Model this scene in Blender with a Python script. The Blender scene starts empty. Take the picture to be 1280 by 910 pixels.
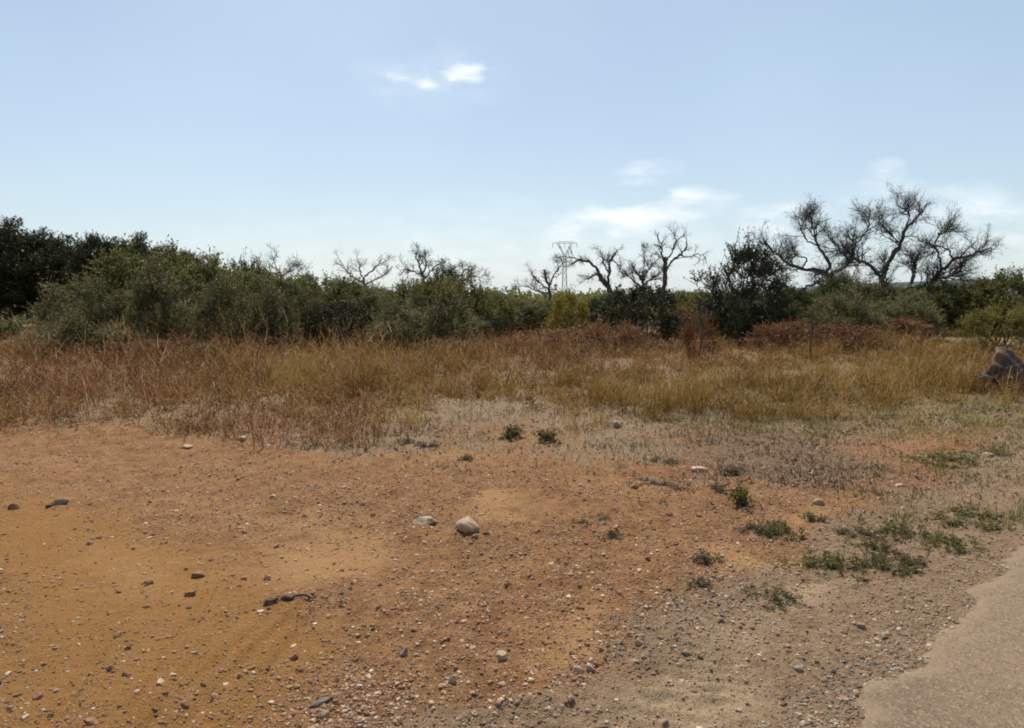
import bpy, bmesh, math
import numpy as np
R = math.radians
rng = np.random.default_rng(11)
S = bpy.context.scene
COL = S.collection

# ------------------------------------------------------------------ camera
F = 914.0; H = 1.65; PITCH = R(5.3)
SP, CP = math.sin(PITCH), math.cos(PITCH)
cam_d = bpy.data.cameras.new('camera'); cam = bpy.data.objects.new('camera', cam_d); COL.objects.link(cam)
cam.location = (0, 0, H); cam.rotation_euler = (math.pi/2 - PITCH, 0, 0)
cam_d.sensor_width = 36; cam_d.lens = F/1280*36
cam_d.clip_start = 0.05; cam_d.clip_end = 20000
S.camera = cam

def ray(px, py):
    px = np.asarray(px, float); py = np.asarray(py, float)
    dx = (px-640)/F; dy = (455-py)/F
    return dx, CP+dy*SP, -SP+dy*CP
def p2g(px, py):
    dx, y, z = ray(px, py); t = -H/np.minimum(z, -1e-4)
    return dx*t, y*t
def at_y(px, py, Y):
    dx, y, z = ray(px, py); t = Y/y
    return np.stack([dx*t, np.broadcast_to(Y, np.shape(dx*t)), H+z*t], -1)
def proj(x, y, z=0.0):
    y = np.maximum(y, 0.6)
    yc = y*CP-(z-H)*SP; zc = y*SP+(z-H)*CP
    yc = np.maximum(yc, .3)
    return 640+F*x/yc, 455-F*zc/yc
def ydist(py):
    return float(p2g(640, py)[1])

# ------------------------------------------------------------------ noise
def _hash(ix, iy, s):
    n = (ix.astype(np.int64)*374761393 + iy.astype(np.int64)*668265263 + s*1274126177) & 0x7fffffff
    n = ((n ^ (n >> 13))*1103515245) & 0x7fffffff
    n = ((n ^ (n >> 16))*12345677 + 7919) & 0x7fffffff
    return ((n ^ (n >> 11)) & 0xffffff)/float(0xffffff)
def vn(x, y, s=0):
    x = np.asarray(x, float); y = np.asarray(y, float)
    ix = np.floor(x); iy = np.floor(y); fx = x-ix; fy = y-iy
    fx = fx*fx*(3-2*fx); fy = fy*fy*(3-2*fy)
    a = _hash(ix, iy, s); b = _hash(ix+1, iy, s); c = _hash(ix, iy+1, s); d = _hash(ix+1, iy+1, s)
    return (a*(1-fx)+b*fx)*(1-fy)+(c*(1-fx)+d*fx)*fy
def fbm(x, y, o=4, s=0):
    v = 0; a = .5; t = 0
    for i in range(o):
        v = v+a*vn(x*2**i+i*17.3, y*2**i-i*9.1, s+i); t += a; a *= .5
    return v/t
def sst(a, b, x):
    t = np.clip((x-a)/(b-a), 0, 1); return t*t*(3-2*t)

# ------------------------------------------------------------------ mesh tools
def mesh(name, verts, faces, mat=None, tint=None, smooth=False, attrs=None):
    me = bpy.data.meshes.new(name)
    v = np.ascontiguousarray(verts, np.float32).reshape(-1, 3)
    fs = [np.asarray(f, np.int32) for f in (faces if isinstance(faces, list) else [faces]) if len(f)]
    li = np.concatenate([f.ravel() for f in fs]); tot = np.concatenate([np.full(len(f), f.shape[1], np.int32) for f in fs])
    st = np.concatenate([[0], np.cumsum(tot)[:-1]]).astype(np.int32)
    me.vertices.add(len(v)); me.vertices.foreach_set('co', v.ravel())
    me.loops.add(len(li)); me.loops.foreach_set('vertex_index', li)
    me.polygons.add(len(tot)); me.polygons.foreach_set('loop_start', st); me.polygons.foreach_set('loop_total', tot)
    if smooth: me.polygons.foreach_set('use_smooth', np.ones(len(tot), bool))
    A = dict(attrs or {})
    if tint is not None: A['tint'] = tint
    for k, a in A.items():
        at = me.attributes.new(k, 'FLOAT', 'POINT'); at.data.foreach_set('value', np.ascontiguousarray(a, np.float32))
    if mat: me.materials.append(mat)
    me.update(calc_edges=True)
    return me
def obj(name, me, parent=None, **kw):
    o = bpy.data.objects.new(name, me); COL.objects.link(o)
    if parent is not None: o.parent = parent
    for k, v in kw.items(): o[k] = v
    return o
def tag(o, label=None, cat=None, group=None, kind=None):
    if label: o['label'] = label
    if cat: o['category'] = cat
    if group: o['group'] = group
    if kind: o['kind'] = kind
    return o
def empty(name, loc=(0, 0, 0), rz=0, sc=(1, 1, 1)):
    o = bpy.data.objects.new(name, None); COL.objects.link(o)
    o.location = loc; o.rotation_euler = (0, 0, rz); o.scale = sc; o.empty_display_size = .2
    return o

def unit(v): return v/np.maximum(np.linalg.norm(v, axis=-1, keepdims=True), 1e-9)
def rdir(n): return unit(rng.normal(size=(n, 3)))
class Acc:
    def __init__(s): s.v = []; s.f = {3: [], 4: []}; s.t = []; s.n = 0
    def add(s, v, f, t):
        s.v.append(v.reshape(-1, 3)); s.f[f.shape[1]].append(f+s.n); s.t.append(np.asarray(t).ravel()); s.n += len(s.v[-1])
    def build(s, name, mat, smooth=False):
        fs = [np.concatenate(s.f[k]) for k in (3, 4) if s.f[k]]
        return mesh(name, np.concatenate(s.v), fs, mat, np.concatenate(s.t), smooth)

def tube_batch(P, Rd, k=4):
    """P (B,n,3), Rd (B,n) -> verts, quads"""
    B, n, _ = P.shape
    T = np.gradient(P, axis=1); T = unit(T)
    ref = np.where(np.abs(T[..., 2:3]) > .9, np.array([1., 0, 0]), np.array([0, 0, 1.]))
    ref = np.broadcast_to(ref[:, :1], T.shape)
    U = unit(np.cross(T, ref)); V = np.cross(T, U)
    a = np.arange(k)/k*2*np.pi
    ring = P[:, :, None]+Rd[:, :, None, None]*(np.cos(a)[None, None, :, None]*U[:, :, None]+np.sin(a)[None, None, :, None]*V[:, :, None])
    b = np.arange(B)[:, None, None]*n*k; i = np.arange(n-1)[None, :, None]*k; j = np.arange(k)[None, None]
    j2 = (j+1) % k
    q = np.stack([b+i+j, b+i+j2, b+i+k+j2, b+i+k+j], -1).reshape(-1, 4)
    return ring.reshape(-1, 3), q
def leaf_batch(P, D, L, W, fold=.25):
    n = len(P); s = unit(np.cross(D, rdir(n))); nn = np.cross(D, s)
    L = L[:, None]; W = W[:, None]
    v = np.stack([P, P+D*L*.45+s*W*.5+nn*W*fold, P+D*L, P+D*L*.45-s*W*.5+nn*W*fold], 1)
    q = np.arange(n*4).reshape(n, 4)
    return v.reshape(-1, 3), q
def blade_batch(P, az, l1, l2, h, w):
    """grass blades as two-segment tapering ribbons"""
    n = len(P); d = np.stack([np.cos(az), np.sin(az), np.zeros(n)], -1); up = np.array([0, 0, 1.])
    h = h[:, None]
    p1 = P+h*.55*(up*np.cos(l1)[:, None]+d*np.sin(l1)[:, None])
    p2 = p1+h*.5*(up*np.cos(l2)[:, None]+d*np.sin(l2)[:, None])
    fa = rng.uniform(0, 2*np.pi, n); s = np.stack([np.cos(fa), np.sin(fa), np.zeros(n)], -1)*w[:, None]*.5
    v = np.stack([P-s, P+s, p1-s*.75, p1+s*.75, p2], 1)
    b = np.arange(n)[:, None]*5
    t = np.concatenate([b+np.array([[0, 1, 3]]), b+np.array([[0, 3, 2]]), b+np.array([[2, 3, 4]])])
    return v.reshape(-1, 3), t, p1, p2

# ------------------------------------------------------------------ material tools
class NT:
    def __init__(s, name):
        s.m = bpy.data.materials.new(name); s.m.use_nodes = True; s.t = s.m.node_tree; s.t.nodes.clear()
        s.out = s.n('ShaderNodeOutputMaterial')
    def n(s, ty, **kw):
        nd = s.t.nodes.new(ty)
        for k, v in kw.items(): setattr(nd, k, v)
        return nd
    def l(s, a, b): s.t.links.new(a, b)
    def val(s, nd, i, v):
        if hasattr(v, 'is_linked') or isinstance(v, bpy.types.NodeSocket): s.l(v, nd.inputs[i])
        elif v is not None: nd.inputs[i].default_value = v
    def math(s, op, a, b=None, c=None, clamp=False):
        nd = s.n('ShaderNodeMath', operation=op, use_clamp=clamp)
        for i, v in enumerate((a, b, c)): s.val(nd, i, v)
        return nd.outputs[0]
    def mix(s, f, a, b, mode='MIX'):
        nd = s.n('ShaderNodeMix', data_type='RGBA', blend_type=mode, clamp_factor=True)
        s.val(nd, 0, f); s.val(nd, 6, a if not isinstance(a, tuple) else (*a, 1)[:4]); s.val(nd, 7, b if not isinstance(b, tuple) else (*b, 1)[:4])
        return nd.outputs[2]
    def noise(s, scale, detail=4, rough=.55, vec=None, dist=0):
        nd = s.n('ShaderNodeTexNoise'); nd.inputs['Scale'].default_value = scale; nd.inputs['Detail'].default_value = detail
        nd.inputs['Roughness'].default_value = rough; nd.inputs['Distortion'].default_value = dist
        s.l(vec if vec is not None else s.pos(), nd.inputs['Vector']); return nd.outputs['Fac']
    def pos(s):
        if not hasattr(s, '_p'): s._p = s.n('ShaderNodeNewGeometry').outputs['Position']
        return s._p
    def ramp(s, f, stops):
        nd = s.n('ShaderNodeValToRGB'); e = nd.color_ramp.elements
        while len(e) < len(stops): e.new(.5)
        for i, (p, c) in enumerate(stops): e[i].position = p; e[i].color = (*c, 1) if len(c) == 3 else c
        s.l(f, nd.inputs[0]); return nd.outputs[0]
    def rng(s, f, a, b, c=0., d=1.):
        nd = s.n('ShaderNodeMapRange'); s.val(nd, 0, f)
        for i, v in enumerate((a, b, c, d)): nd.inputs[1+i].default_value = v
        return nd.outputs[0]
    def attr(s, nm):
        return s.n('ShaderNodeAttribute', attribute_name=nm).outputs['Fac']

def leaf_mat(name, cols, dry=None, dryf=.12, trans=.3, rough=.5, objvar=.35):
    t = NT(name)
    rp = t.n('ShaderNodeNewGeometry').outputs['Random Per Island']
    f = t.math('ADD', t.math('MULTIPLY', t.attr('tint'), .7), t.math('MULTIPLY', rp, .3))
    c = t.ramp(f, [(i/(len(cols)-1), k) for i, k in enumerate(cols)])
    if dry:
        g = t.n('ShaderNodeTexWhiteNoise', noise_dimensions='1D'); t.l(rp, g.inputs['W'])
        c = t.mix(t.math('LESS_THAN', g.outputs['Value'], dryf), c, dry)
    oi = t.n('ShaderNodeObjectInfo').outputs['Random']
    hs = t.n('ShaderNodeHueSaturation'); t.l(c, hs.inputs['Color'])
    t.l(t.rng(oi, 0, 1, 1-objvar*.6, 1+objvar*.6), hs.inputs['Value'])
    c = hs.outputs[0]
    b = t.n('ShaderNodeBsdfPrincipled'); t.l(c, b.inputs['Base Color']); b.inputs['Roughness'].default_value = rough
    b.inputs['Specular IOR Level'].default_value = .12
    tr = t.n('ShaderNodeBsdfTranslucent'); t.l(c, tr.inputs['Color'])
    ms = t.n('ShaderNodeMixShader'); ms.inputs[0].default_value = trans
    t.l(b.outputs[0], ms.inputs[1]); t.l(tr.outputs[0], ms.inputs[2]); t.l(ms.outputs[0], t.out.inputs[0])
    return t.m
def bark_mat(name, a, b):
    t = NT(name)
    tc = t.n('ShaderNodeTexCoord').outputs['Object']
    c = t.mix(t.noise(14, 5, .6, tc), a, b)
    p = t.n('ShaderNodeBsdfPrincipled'); t.l(c, p.inputs['Base Color']); p.inputs['Roughness'].default_value = .9
    bm = t.n('ShaderNodeBump'); bm.inputs['Strength'].default_value = .5; bm.inputs['Distance'].default_value = .02
    t.l(t.noise(40, 4, .6, tc), bm.inputs['Height']); t.l(bm.outputs[0], p.inputs['Normal'])
    t.l(p.outputs[0], t.out.inputs[0]); return t.m
def stone_mat(name, stops, fine=40):
    t = NT(name)
    g = t.n('ShaderNodeNewGeometry'); oi = t.n('ShaderNodeObjectInfo').outputs['Random']
    k = t.math('FRACT', t.math('ADD', g.outputs['Random Per Island'], oi))
    c = t.ramp(k, stops)
    tc = t.n('ShaderNodeTexCoord').outputs['Object']
    nz = t.noise(fine, 5, .65, tc)
    c = t.mix(t.rng(nz, .35, .7), t.mix(.6, c, (.1, .07, .05), 'MULTIPLY'), c)
    # rusty soil dust clinging in patches
    c = t.mix(t.rng(t.noise(fine*.4, 3, .5, tc), .5, .62, 0, .5), c, (.25, .115, .05))
    p = t.n('ShaderNodeBsdfPrincipled'); t.l(c, p.inputs['Base Color']); p.inputs['Roughness'].default_value = .85
    bm = t.n('ShaderNodeBump'); bm.inputs['Strength'].default_value = .6; bm.inputs['Distance'].default_value = .01
    t.l(nz, bm.inputs['Height']); t.l(bm.outputs[0], p.inputs['Normal'])
    t.l(p.outputs[0], t.out.inputs[0]); return t.m

# ------------------------------------------------------------------ road line and zone functions
RA = np.array(p2g(1050, 910)); RB = np.array(p2g(1276, 695))
RD = (RB-RA)/np.linalg.norm(RB-RA); RN = np.array([RD[1], -RD[0]])     # RN points onto the road
def road_s(x, y):
    """signed distance onto the road (positive) from its ragged edge"""
    u = (x-RA[0])*RD[0]+(y-RA[1])*RD[1]; d = (x-RA[0])*RN[0]+(y-RA[1])*RN[1]
    return d+(fbm(u*2.6, d*2.6, 4, 51)-.5)*.17+(fbm(u*9, d*9, 3, 52)-.5)*.12, u
def band_edge(px):
    return np.interp(px, [-400, 0, 120, 220, 300, 430, 480, 560, 680, 760, 860, 950, 1100, 1280, 1700],
                     [520, 528, 538, 540, 552, 556, 545, 520, 520, 536, 528, 522, 522, 520, 520])
def blob(px, py, cx, cy, rx, ry, rot=0):
    c, s = math.cos(R(rot)), math.sin(R(rot)); dx = px-cx; dy = py-cy
    u = (dx*c+dy*s)/rx; v = (-dx*s+dy*c)/ry
    return np.exp(-(u*u+v*v))
def zones(x, y):
    yy = np.maximum(y, 1.5)
    px, py = proj(x, yy)
    wob = (fbm(x*1.3, y*1.3, 4, 3)-.5); wob2 = (fbm(x*4, y*4, 3, 8)-.5)
    pxw = px+wob*140+wob2*40; pyw = py+wob*60+wob2*24
    och = blob(pxw, pyw, 130, 830, 260, 140, -8)*1.3+blob(pxw, pyw, 90, 690, 150, 60, 30)*.8+blob(pxw, pyw, 300, 850, 110, 90)*.6
    light = (blob(pxw, pyw, 400, 700, 85, 42, -12)+blob(pxw, pyw, 640, 645, 45, 26)*.9+blob(pxw, pyw, 690, 790, 70, 34, -15)
             + blob(pxw, pyw, 180, 730, 90, 60)*.5+blob(pxw, pyw, 900, 690, 60, 20, 20)+blob(pxw, pyw, 1030, 655, 50, 14)
             + blob(pxw, pyw, 330, 640, 120, 25)*.5+blob(pxw, pyw, 60, 590, 120, 25)*.3)
    be = band_edge(px)
    straw = sst(48, -6, pyw-be)*sst(300, 520, px)*sst(-400, -10, pyw-be+400) + .75*sst(16, -10, pyw-be)
    straw = np.clip(straw*(.75+wob*1.2), 0, 1)
    straw = np.maximum(straw, .8*np.clip(blob(pxw, pyw, 760, 560, 140, 34, 4)+blob(pxw, pyw, 530, 548, 70, 22), 0, 1))
    d, u = road_s(x, y)
    w = 1.05+.5*(fbm(u*.6, d*0+3, 3, 77)-.5)
    verge = sst(-w-.35, -w+.25, d+wob*.7+wob2*.3)
    sand = np.clip(blob(pxw, pyw, 850, 880, 110, 36, -10)+.8*blob(pxw, pyw, 1010, 745, 60, 24)+.5*blob(pxw, pyw, 930, 800, 80, 26, -20), 0, 1)*verge
    lit = np.clip(1.0*blob(pxw, pyw, 985, 570, 120, 42, 8)+.4*blob(pxw, pyw, 880, 560, 80, 20), 0, 1)
    red = np.clip(blob(pxw, pyw, 1120, 575, 85, 30, 12)+blob(pxw, pyw, 970, 660, 170, 40, 15)*.5, 0, 1)
    grs = np.clip(blob(pxw, pyw, 1200, 590, 130, 26)*.7+blob(pxw, pyw, 1150, 665, 140, 22, 5)*.6+sst(560, 535, pyw)*sst(820, 1000, px)*.8, 0, 1)*(1-np.clip(red*1.2, 0, 1))
    return dict(ochre=np.clip(och, 0, 1), light=np.clip(light, 0, 1), straw=straw, verge=verge, sand=sand, litter=lit, redsoil=red, grassy=grs), px, py

def gh(x, y, z=None):
    """ground height"""
    x = np.asarray(x, float); y = np.asarray(y, float)
    near = sst(60, 12, np.abs(y)+np.abs(x)*.5)
    h = (fbm(x*.45, y*.45, 3, 21)-.5)*.16+(fbm(x*1.7, y*1.7, 4, 22)-.5)*.07
    if z is None: z = zones(x, y)[0]
    rough = 1-.75*z['ochre']-.6*z['light']-.6*z['sand']; rough = np.clip(rough, .15, 1)
    h = h+rough*((fbm(x*7, y*7, 4, 23)-.5)*.042+(fbm(x*22, y*22, 3, 24)-.5)*.034)
    d, u = road_s(x, y)
    h = h*(1-.8*sst(-.5, .2, d))
    # tyre tread pressed into the sandy verge, faint wheel lines on the ochre track
    px, py = proj(x, np.maximum(y, 1.5))
    m = np.clip(blob(px, py, 850, 882, 80, 44, -35)*1.7-.2, 0, 1)
    h = h-m*.019*(.5+.5*np.sin((u*.75-d*.65)*2*np.pi/.085))
    for (ax, ay), (bx, by) in (((1.0, 0), (0, 0)),):
        pass
    for k, (c0, c1, c2) in enumerate(((-1.02, 3.0, .10), (-1.16, 3.0, .12), (-1.32, 3.05, .14), (-1.46, 3.0, -.10), (-1.60, 3.0, -.10), (-1.9, 3.0, -.16))):
        xc = c0+c2*(y-c1)+.06*np.sin(y*1.3+k)
        g = np.exp(-((x-xc)/.028)**2)*sst(2.0, 2.4, y)*sst(4.6, 3.6, y)
        h = h-.017*g+.008*np.exp(-((x-xc-.06)/.03)**2)*sst(2.0, 2.4, y)*sst(4.6, 3.6, y)
    be = band_edge(px)
    h = h+.07*sst(20, -30, py-be)*sst(.5, 3, y)
    return h*near

def axis(lo, hi, step):
    out = [lo]
    v = 0.0
    pos = [0.0]
    while pos[-1] < hi: pos.append(pos[-1]+step(pos[-1]))
    neg = [0.0]
    while neg[-1] > lo: neg.append(neg[-1]-step(neg[-1]))
    return np.array(neg[::-1][:-1]+pos)
xs = axis(-9000, 9000, lambda v: .017 if abs(v) < 3.2 else (.017+.006*(abs(v)-3.2) if abs(v) < 9 else .052*(1.13)**(math.log(max(abs(v)/9, 1))*14)))
ys = axis(-6000, 9000, lambda v: .25 if v < 2 else (.013+.0035*max(0, v-3.5) if v < 11 else .05*(1.13)**(math.log(max(abs(v)/11, 1))*14)))
yb = []
v = 2.0
ys = ys[ys >= 2.0]
back = [2.0]
while back[-1] > -6000: back.append(back[-1]-max(.02, .1*(2.2-back[-1])))
ys = np.concatenate([np.array(back[::-1][:-1]), ys])
GX, GY = np.meshgrid(xs, ys)
gx, gy = GX.ravel(), GY.ravel()
Z, _, _ = zones(gx, gy)
gz = gh(gx, gy, Z)
nx, ny = len(xs), len(ys)
i, j = np.meshgrid(np.arange(nx-1), np.arange(ny-1))
b0 = (j*nx+i).ravel()
gq = np.stack([b0, b0+1, b0+nx+1, b0+nx], -1)
print('ground verts', len(gx))

# ground material -------------------------------------------------------------
t = NT('red_dirt')
n_big = t.noise(.9, 5, .55); n_mid = t.noise(5, 6, .6); n_fin = t.noise(34, 6, .7); n_vf = t.noise(160, 4, .7)
n_md2 = t.noise(13, 5, .65)
brk = t.math('ADD', t.math('MULTIPLY', t.math('SUBTRACT', n_mid, .5), 1.5), t.math('ADD', t.math('MULTIPLY', t.math('SUBTRACT', n_md2, .5), 1.2), t.math('MULTIPLY', t.math('SUBTRACT', n_fin, .5), .9)))
def mk(nm, k=.6, top=1.):
    return t.rng(t.math('ADD', t.attr(nm), t.math('MULTIPLY', brk, k)), .25, .75, 0, top)
rust = t.ramp(n_mid, [(.3, (.190, .085, .031)), (.5, (.258, .123, .047)), (.72, (.330, .174, .072))])
rust = t.mix(t.rng(n_big, .5, .68), rust, (.322, .165, .066))
rust = t.mix(t.rng(n_md2, .54, .66, 0, .6), rust, (.145, .066, .031))
rust = t.mix(t.rng(n_md2, .44, .34, 0, .55), rust, (.37, .215, .115))
c = t.mix(mk('ochre', .45, .9), rust, t.mix(n_fin, (.240, .110, .029), (.318, .160, .047)))
c = t.mix(mk('light', .5, .85), c, t.mix(n_fin, (.325, .170, .066), (.395, .222, .095)))
c = t.mix(mk('redsoil', .6, .75), c, t.mix(n_fin, (.235, .11, .05), (.315, .16, .075)))
c = t.mix(mk('straw', .7, .85), c, t.mix(n_vf, (.16, .106, .058), (.34, .25, .15)))
c = t.mix(mk('litter', 1.0, .7), c, t.mix(n_vf, (.085, .055, .034), (.23, .165, .11)))
c = t.mix(mk('grassy', .8, .75), c, t.mix(n_vf, (.12, .088, .032), (.26, .195, .088)))
c = t.mix(mk('verge', .5, .95), c, t.mix(t.rng(n_md2, .38, .62), t.mix(n_vf, (.150, .093, .050), (.290, .192, .113)), t.mix(n_vf, (.215, .139, .077), (.36, .245, .147))))
c = t.mix(mk('sand', .3, .9), c, t.mix(n_fin, (.34, .235, .135), (.41, .295, .18)))
# fine grit: small stones as voronoi cells, some pale some dark
vo = t.n('ShaderNodeTexVoronoi'); vo.inputs['Scale'].default_value = 95; t.l(t.pos(), vo.inputs['Vector'])
wn = t.n('ShaderNodeSeparateColor'); t.l(vo.outputs['Color'], wn.inputs[0])
gmask = t.math('MULTIPLY', t.rng(vo.outputs['Distance'], .42, .30), t.math('GREATER_THAN', wn.outputs[0], .5))
gmask = t.math('MULTIPLY', gmask, t.math('SUBTRACT', 1, t.math('MULTIPLY', t.math('MAXIMUM', t.attr('ochre'), t.attr('light')), .8)))
c = t.mix(t.math('MULTIPLY', gmask, .75), c, t.ramp(wn.outputs[1], [(0, (.12, .055, .028)), (.4, (.28, .14, .068)), (.7, (.44, .28, .16)), (1, (.60, .46, .32))]))
c = t.mix(t.rng(n_vf, .62, .74, 0, .5), c, (.09, .045, .022))
p = t.n('ShaderNodeBsdfPrincipled'); t.l(c, p.inputs['Base Color']); p.inputs['Roughness'].default_value = .95; p.inputs['Specular IOR Level'].default_value = .15
hh = t.math('ADD', t.math('MULTIPLY', n_fin, .5), t.math('ADD', t.math('MULTIPLY', n_vf, .22), t.math('MULTIPLY', gmask, .3)))
bm = t.n('ShaderNodeBump'); bm.inputs['Strength'].default_value = 1.0; bm.inputs['Distance'].default_value = .048
t.l(hh, bm.inputs['Height']); t.l(bm.outputs[0], p.inputs['Normal']); t.l(p.outputs[0], t.out.inputs[0])
M_ground = t.m
gme = mesh('ground', np.stack([gx, gy, gz], -1), gq, M_ground, smooth=True, attrs=Z)
obj('ground', gme, kind='structure')

# road ------------------------------------------------------------------------
t = NT('worn_asphalt')
n1 = t.noise(2.2, 5, .6); n2 = t.noise(60, 5, .7); n3 = t.noise(220, 3, .7)
c = t.mix(n1, (.198, .133, .080), (.256, .177, .110))
vo = t.n('ShaderNodeTexVoronoi'); vo.inputs['Scale'].default_value = 130; t.l(t.pos(), vo.inputs['Vector'])
c = t.mix(t.rng(t.noise(1.1, 6, .7, None, 1.5), .5, .62, 0, .45), c, (.115, .080, .052))
sc_ = t.n('ShaderNodeSeparateColor'); t.l(vo.outputs['Color'], sc_.inputs[0])
c = t.mix(t.math('MULTIPLY', t.math('GREATER_THAN', sc_.outputs[0], .5), .8), c, t.ramp(sc_.outputs[1], [(0, (.075, .05, .032)), (.5, (.17, .12, .075)), (1, (.34, .25, .165))]))
c = t.mix(t.rng(n2, .52, .7, 0, .6), c, (.105, .075, .052))
c = t.mix(t.rng(n3, .6, .72, 0, .6), c, (.07, .05, .035))
p = t.n('ShaderNodeBsdfPrincipled'); t.l(c, p.inputs['Base Color']); p.inputs['Roughness'].default_value = .9; p.inputs['Specular IOR Level'].default_value = .2
bm = t.n('ShaderNodeBump'); bm.inputs['Strength'].default_value = .7; bm.inputs['Distance'].default_value = .008
t.l(t.math('ADD', n3, t.math('MULTIPLY', vo.outputs['Distance'], -.4)), bm.inputs['Height']); t.l(bm.outputs[0], p.inputs['Normal']); t.l(p.outputs[0], t.out.inputs[0])
M_road = t.m; _c = p.inputs['Base Color'].links[0].from_socket
ef = t.math('MULTIPLY', t.attr('edge'), t.rng(t.noise(7, 6, .7), .38, .56))
t.l(t.mix(ef, _c, t.mix(n2, (.165, .112, .068), (.30, .215, .138))), p.inputs['Base Color'])
uu = np.concatenate([np.arange(-60, -2, .5), np.arange(-2, 6, .03), np.arange(6, 80, .5)]); dd = np.concatenate([np.arange(-.3, .6, .03), np.linspace(.6, 4.2, 14)])
UU, DD = np.meshgrid(uu, dd); rx = RA[0]+UU*RD[0]+DD*RN[0]; ry = RA[1]+UU*RD[1]+DD*RN[1]
s_, _ = road_s(rx, ry)
rz = gh(rx.ravel(), ry.ravel()).reshape(rx.shape)+np.clip(s_*.22, -.12, .022)*np.where(DD > 3.9, -1, 1)+(fbm(rx*9, ry*9, 3, 5)-.5)*.005
nu = len(uu); i, j = np.meshgrid(np.arange(nu-1), np.arange(len(dd)-1)); b0 = (j*nu+i).ravel()
obj('road', mesh('road', np.stack([rx.ravel(), ry.ravel(), rz.ravel()], -1), np.stack([b0, b0+nu, b0+nu+1, b0+1], -1), M_road, smooth=True, attrs={'edge': sst(.13, .0, s_).ravel()}), kind='structure')

# hills -----------------------------------------------------------------------
t = NT('far_scrub')
c = t.mix(t.noise(.03, 5, .6), (.020, .030, .026), (.036, .048, .034))
p = t.n('ShaderNodeBsdfPrincipled'); t.l(c, p.inputs['Base Color']); p.inputs['Roughness'].default_value = 1; t.l(p.outputs[0], t.out.inputs[0])
M_hill = t.m
hx = np.linspace(-1800, 2200, 260); hy = np.linspace(1250, 2100, 40); HX, HY = np.meshgrid(hx, hy)
prof = np.interp(hx, [-1800, -700, 100, 500, 800, 1000, 1250, 1500, 2200], [6, 4, 3, 8, 24, 31, 26, 22, 18])
hz = prof[None]*np.sin(np.pi*np.clip((HY-1250)/850, 0, 1))*1.25-2+fbm(HX*.02, HY*.02, 4, 61)*4
nu = len(hx); i, j = np.meshgrid(np.arange(nu-1), np.arange(len(hy)-1)); b0 = (j*nu+i).ravel()
obj('hills', mesh('hills', np.stack([HX.ravel(), HY.ravel(), hz.ravel()], -1), np.stack([b0, b0+1, b0+nu+1, b0+nu], -1), M_hill, smooth=True), kind='structure')

# ------------------------------------------------------------------ materials for plants and stones
M_bark = bark_mat('grey_bark', (.045, .037, .031), (.105, .088, .075))
M_bark_pale = bark_mat('pale_bark', (.11, .092, .078), (.20, .17, .145))
M_dry = bark_mat('dry_red_stem', (.10, .045, .019), (.20, .10, .045))
M_stem = bark_mat('brown_stem', (.05, .034, .022), (.12, .08, .05))
L_dark = leaf_mat('dark_leaf', [(.016, .022, .008), (.034, .044, .014), (.068, .076, .024)], (.085, .055, .022), .06, .25)
L_pine = leaf_mat('tree_leaf', [(.018, .023, .009), (.042, .049, .016), (.085, .088, .030)], (.10, .075, .03), .06, .22)
L_mast = leaf_mat('scrub_leaf', [(.050, .060, .016), (.110, .122, .034), (.200, .200, .070)], (.23, .15, .055), .12, .46)
L_oliv = leaf_mat('olive_leaf', [(.070, .078, .026), (.150, .155, .058), (.270, .255, .115)], (.26, .18, .075), .14, .45)
L_yell = leaf_mat('yellowing_leaf', [(.12, .105, .016), (.27, .215, .030), (.42, .31, .045)], (.28, .16, .045), .15, .45)
L_ygrn = leaf_mat('yellow_green_leaf', [(.085, .085, .014), (.18, .165, .028), (.29, .24, .045)], (.25, .16, .05), .15, .45)
L_brwn = leaf_mat('dried_leaf', [(.11, .043, .014), (.235, .100, .034), (.40, .225, .085)], (.07, .04, .02), .2, .3)
L_weed = leaf_mat('weed_leaf', [(.050, .055, .014), (.105, .112, .028), (.17, .16, .045)], (.20, .13, .055), .25, .35)
L_gweed = leaf_mat('grey_weed_leaf', [(.050, .045, .022), (.110, .095, .05), (.19, .155, .085)], (.07, .045, .025), .3, .2)
G_red = leaf_mat('red_brown_straw', [(.075, .028, .010), (.195, .080, .027), (.42, .235, .098)], (.46, .32, .17), .14, .35, objvar=0)
G_yel = leaf_mat('yellow_straw', [(.095, .046, .011), (.225, .126, .025), (.42, .275, .080)], (.42, .29, .14), .14, .38, objvar=0)
G_grn = leaf_mat('short_grass', [(.075, .080, .016), (.165, .150, .032), (.27, .215, .065)], (.33, .23, .10), .22, .35, objvar=0)
G_lit = leaf_mat('pale_litter', [(.14, .09, .05), (.26, .185, .11), (.40, .31, .20)], (.08, .05, .03), .25, .1, objvar=0)
SM_peb = stone_mat('rusty_pebble', [(0, (.17, .078, .036)), (.4, (.265, .132, .062)), (.66, (.35, .20, .105)), (.85, (.54, .37, .23)), (1, (.72, .56, .40))])
SM_ver = stone_mat('verge_pebble', [(0, (.12, .085, .055)), (.3, (.22, .155, .10)), (.7, (.37, .27, .18)), (1, (.60, .49, .36))])
SM_pale = stone_mat('pale_limestone', [(0, (.46, .33, .21)), (1, (.54, .40, .27))], 30)
SM_grey = stone_mat('grey_stone', [(0, (.17, .145, .115)), (1, (.25, .21, .165))], 30)
SM_rust = stone_mat('rusty_stone', [(0, (.22, .105, .05)), (1, (.34, .19, .10))], 30)
SM_dark = stone_mat('dark_stone', [(0, (.055, .032, .019)), (1, (.075, .045, .027))], 9)

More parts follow.
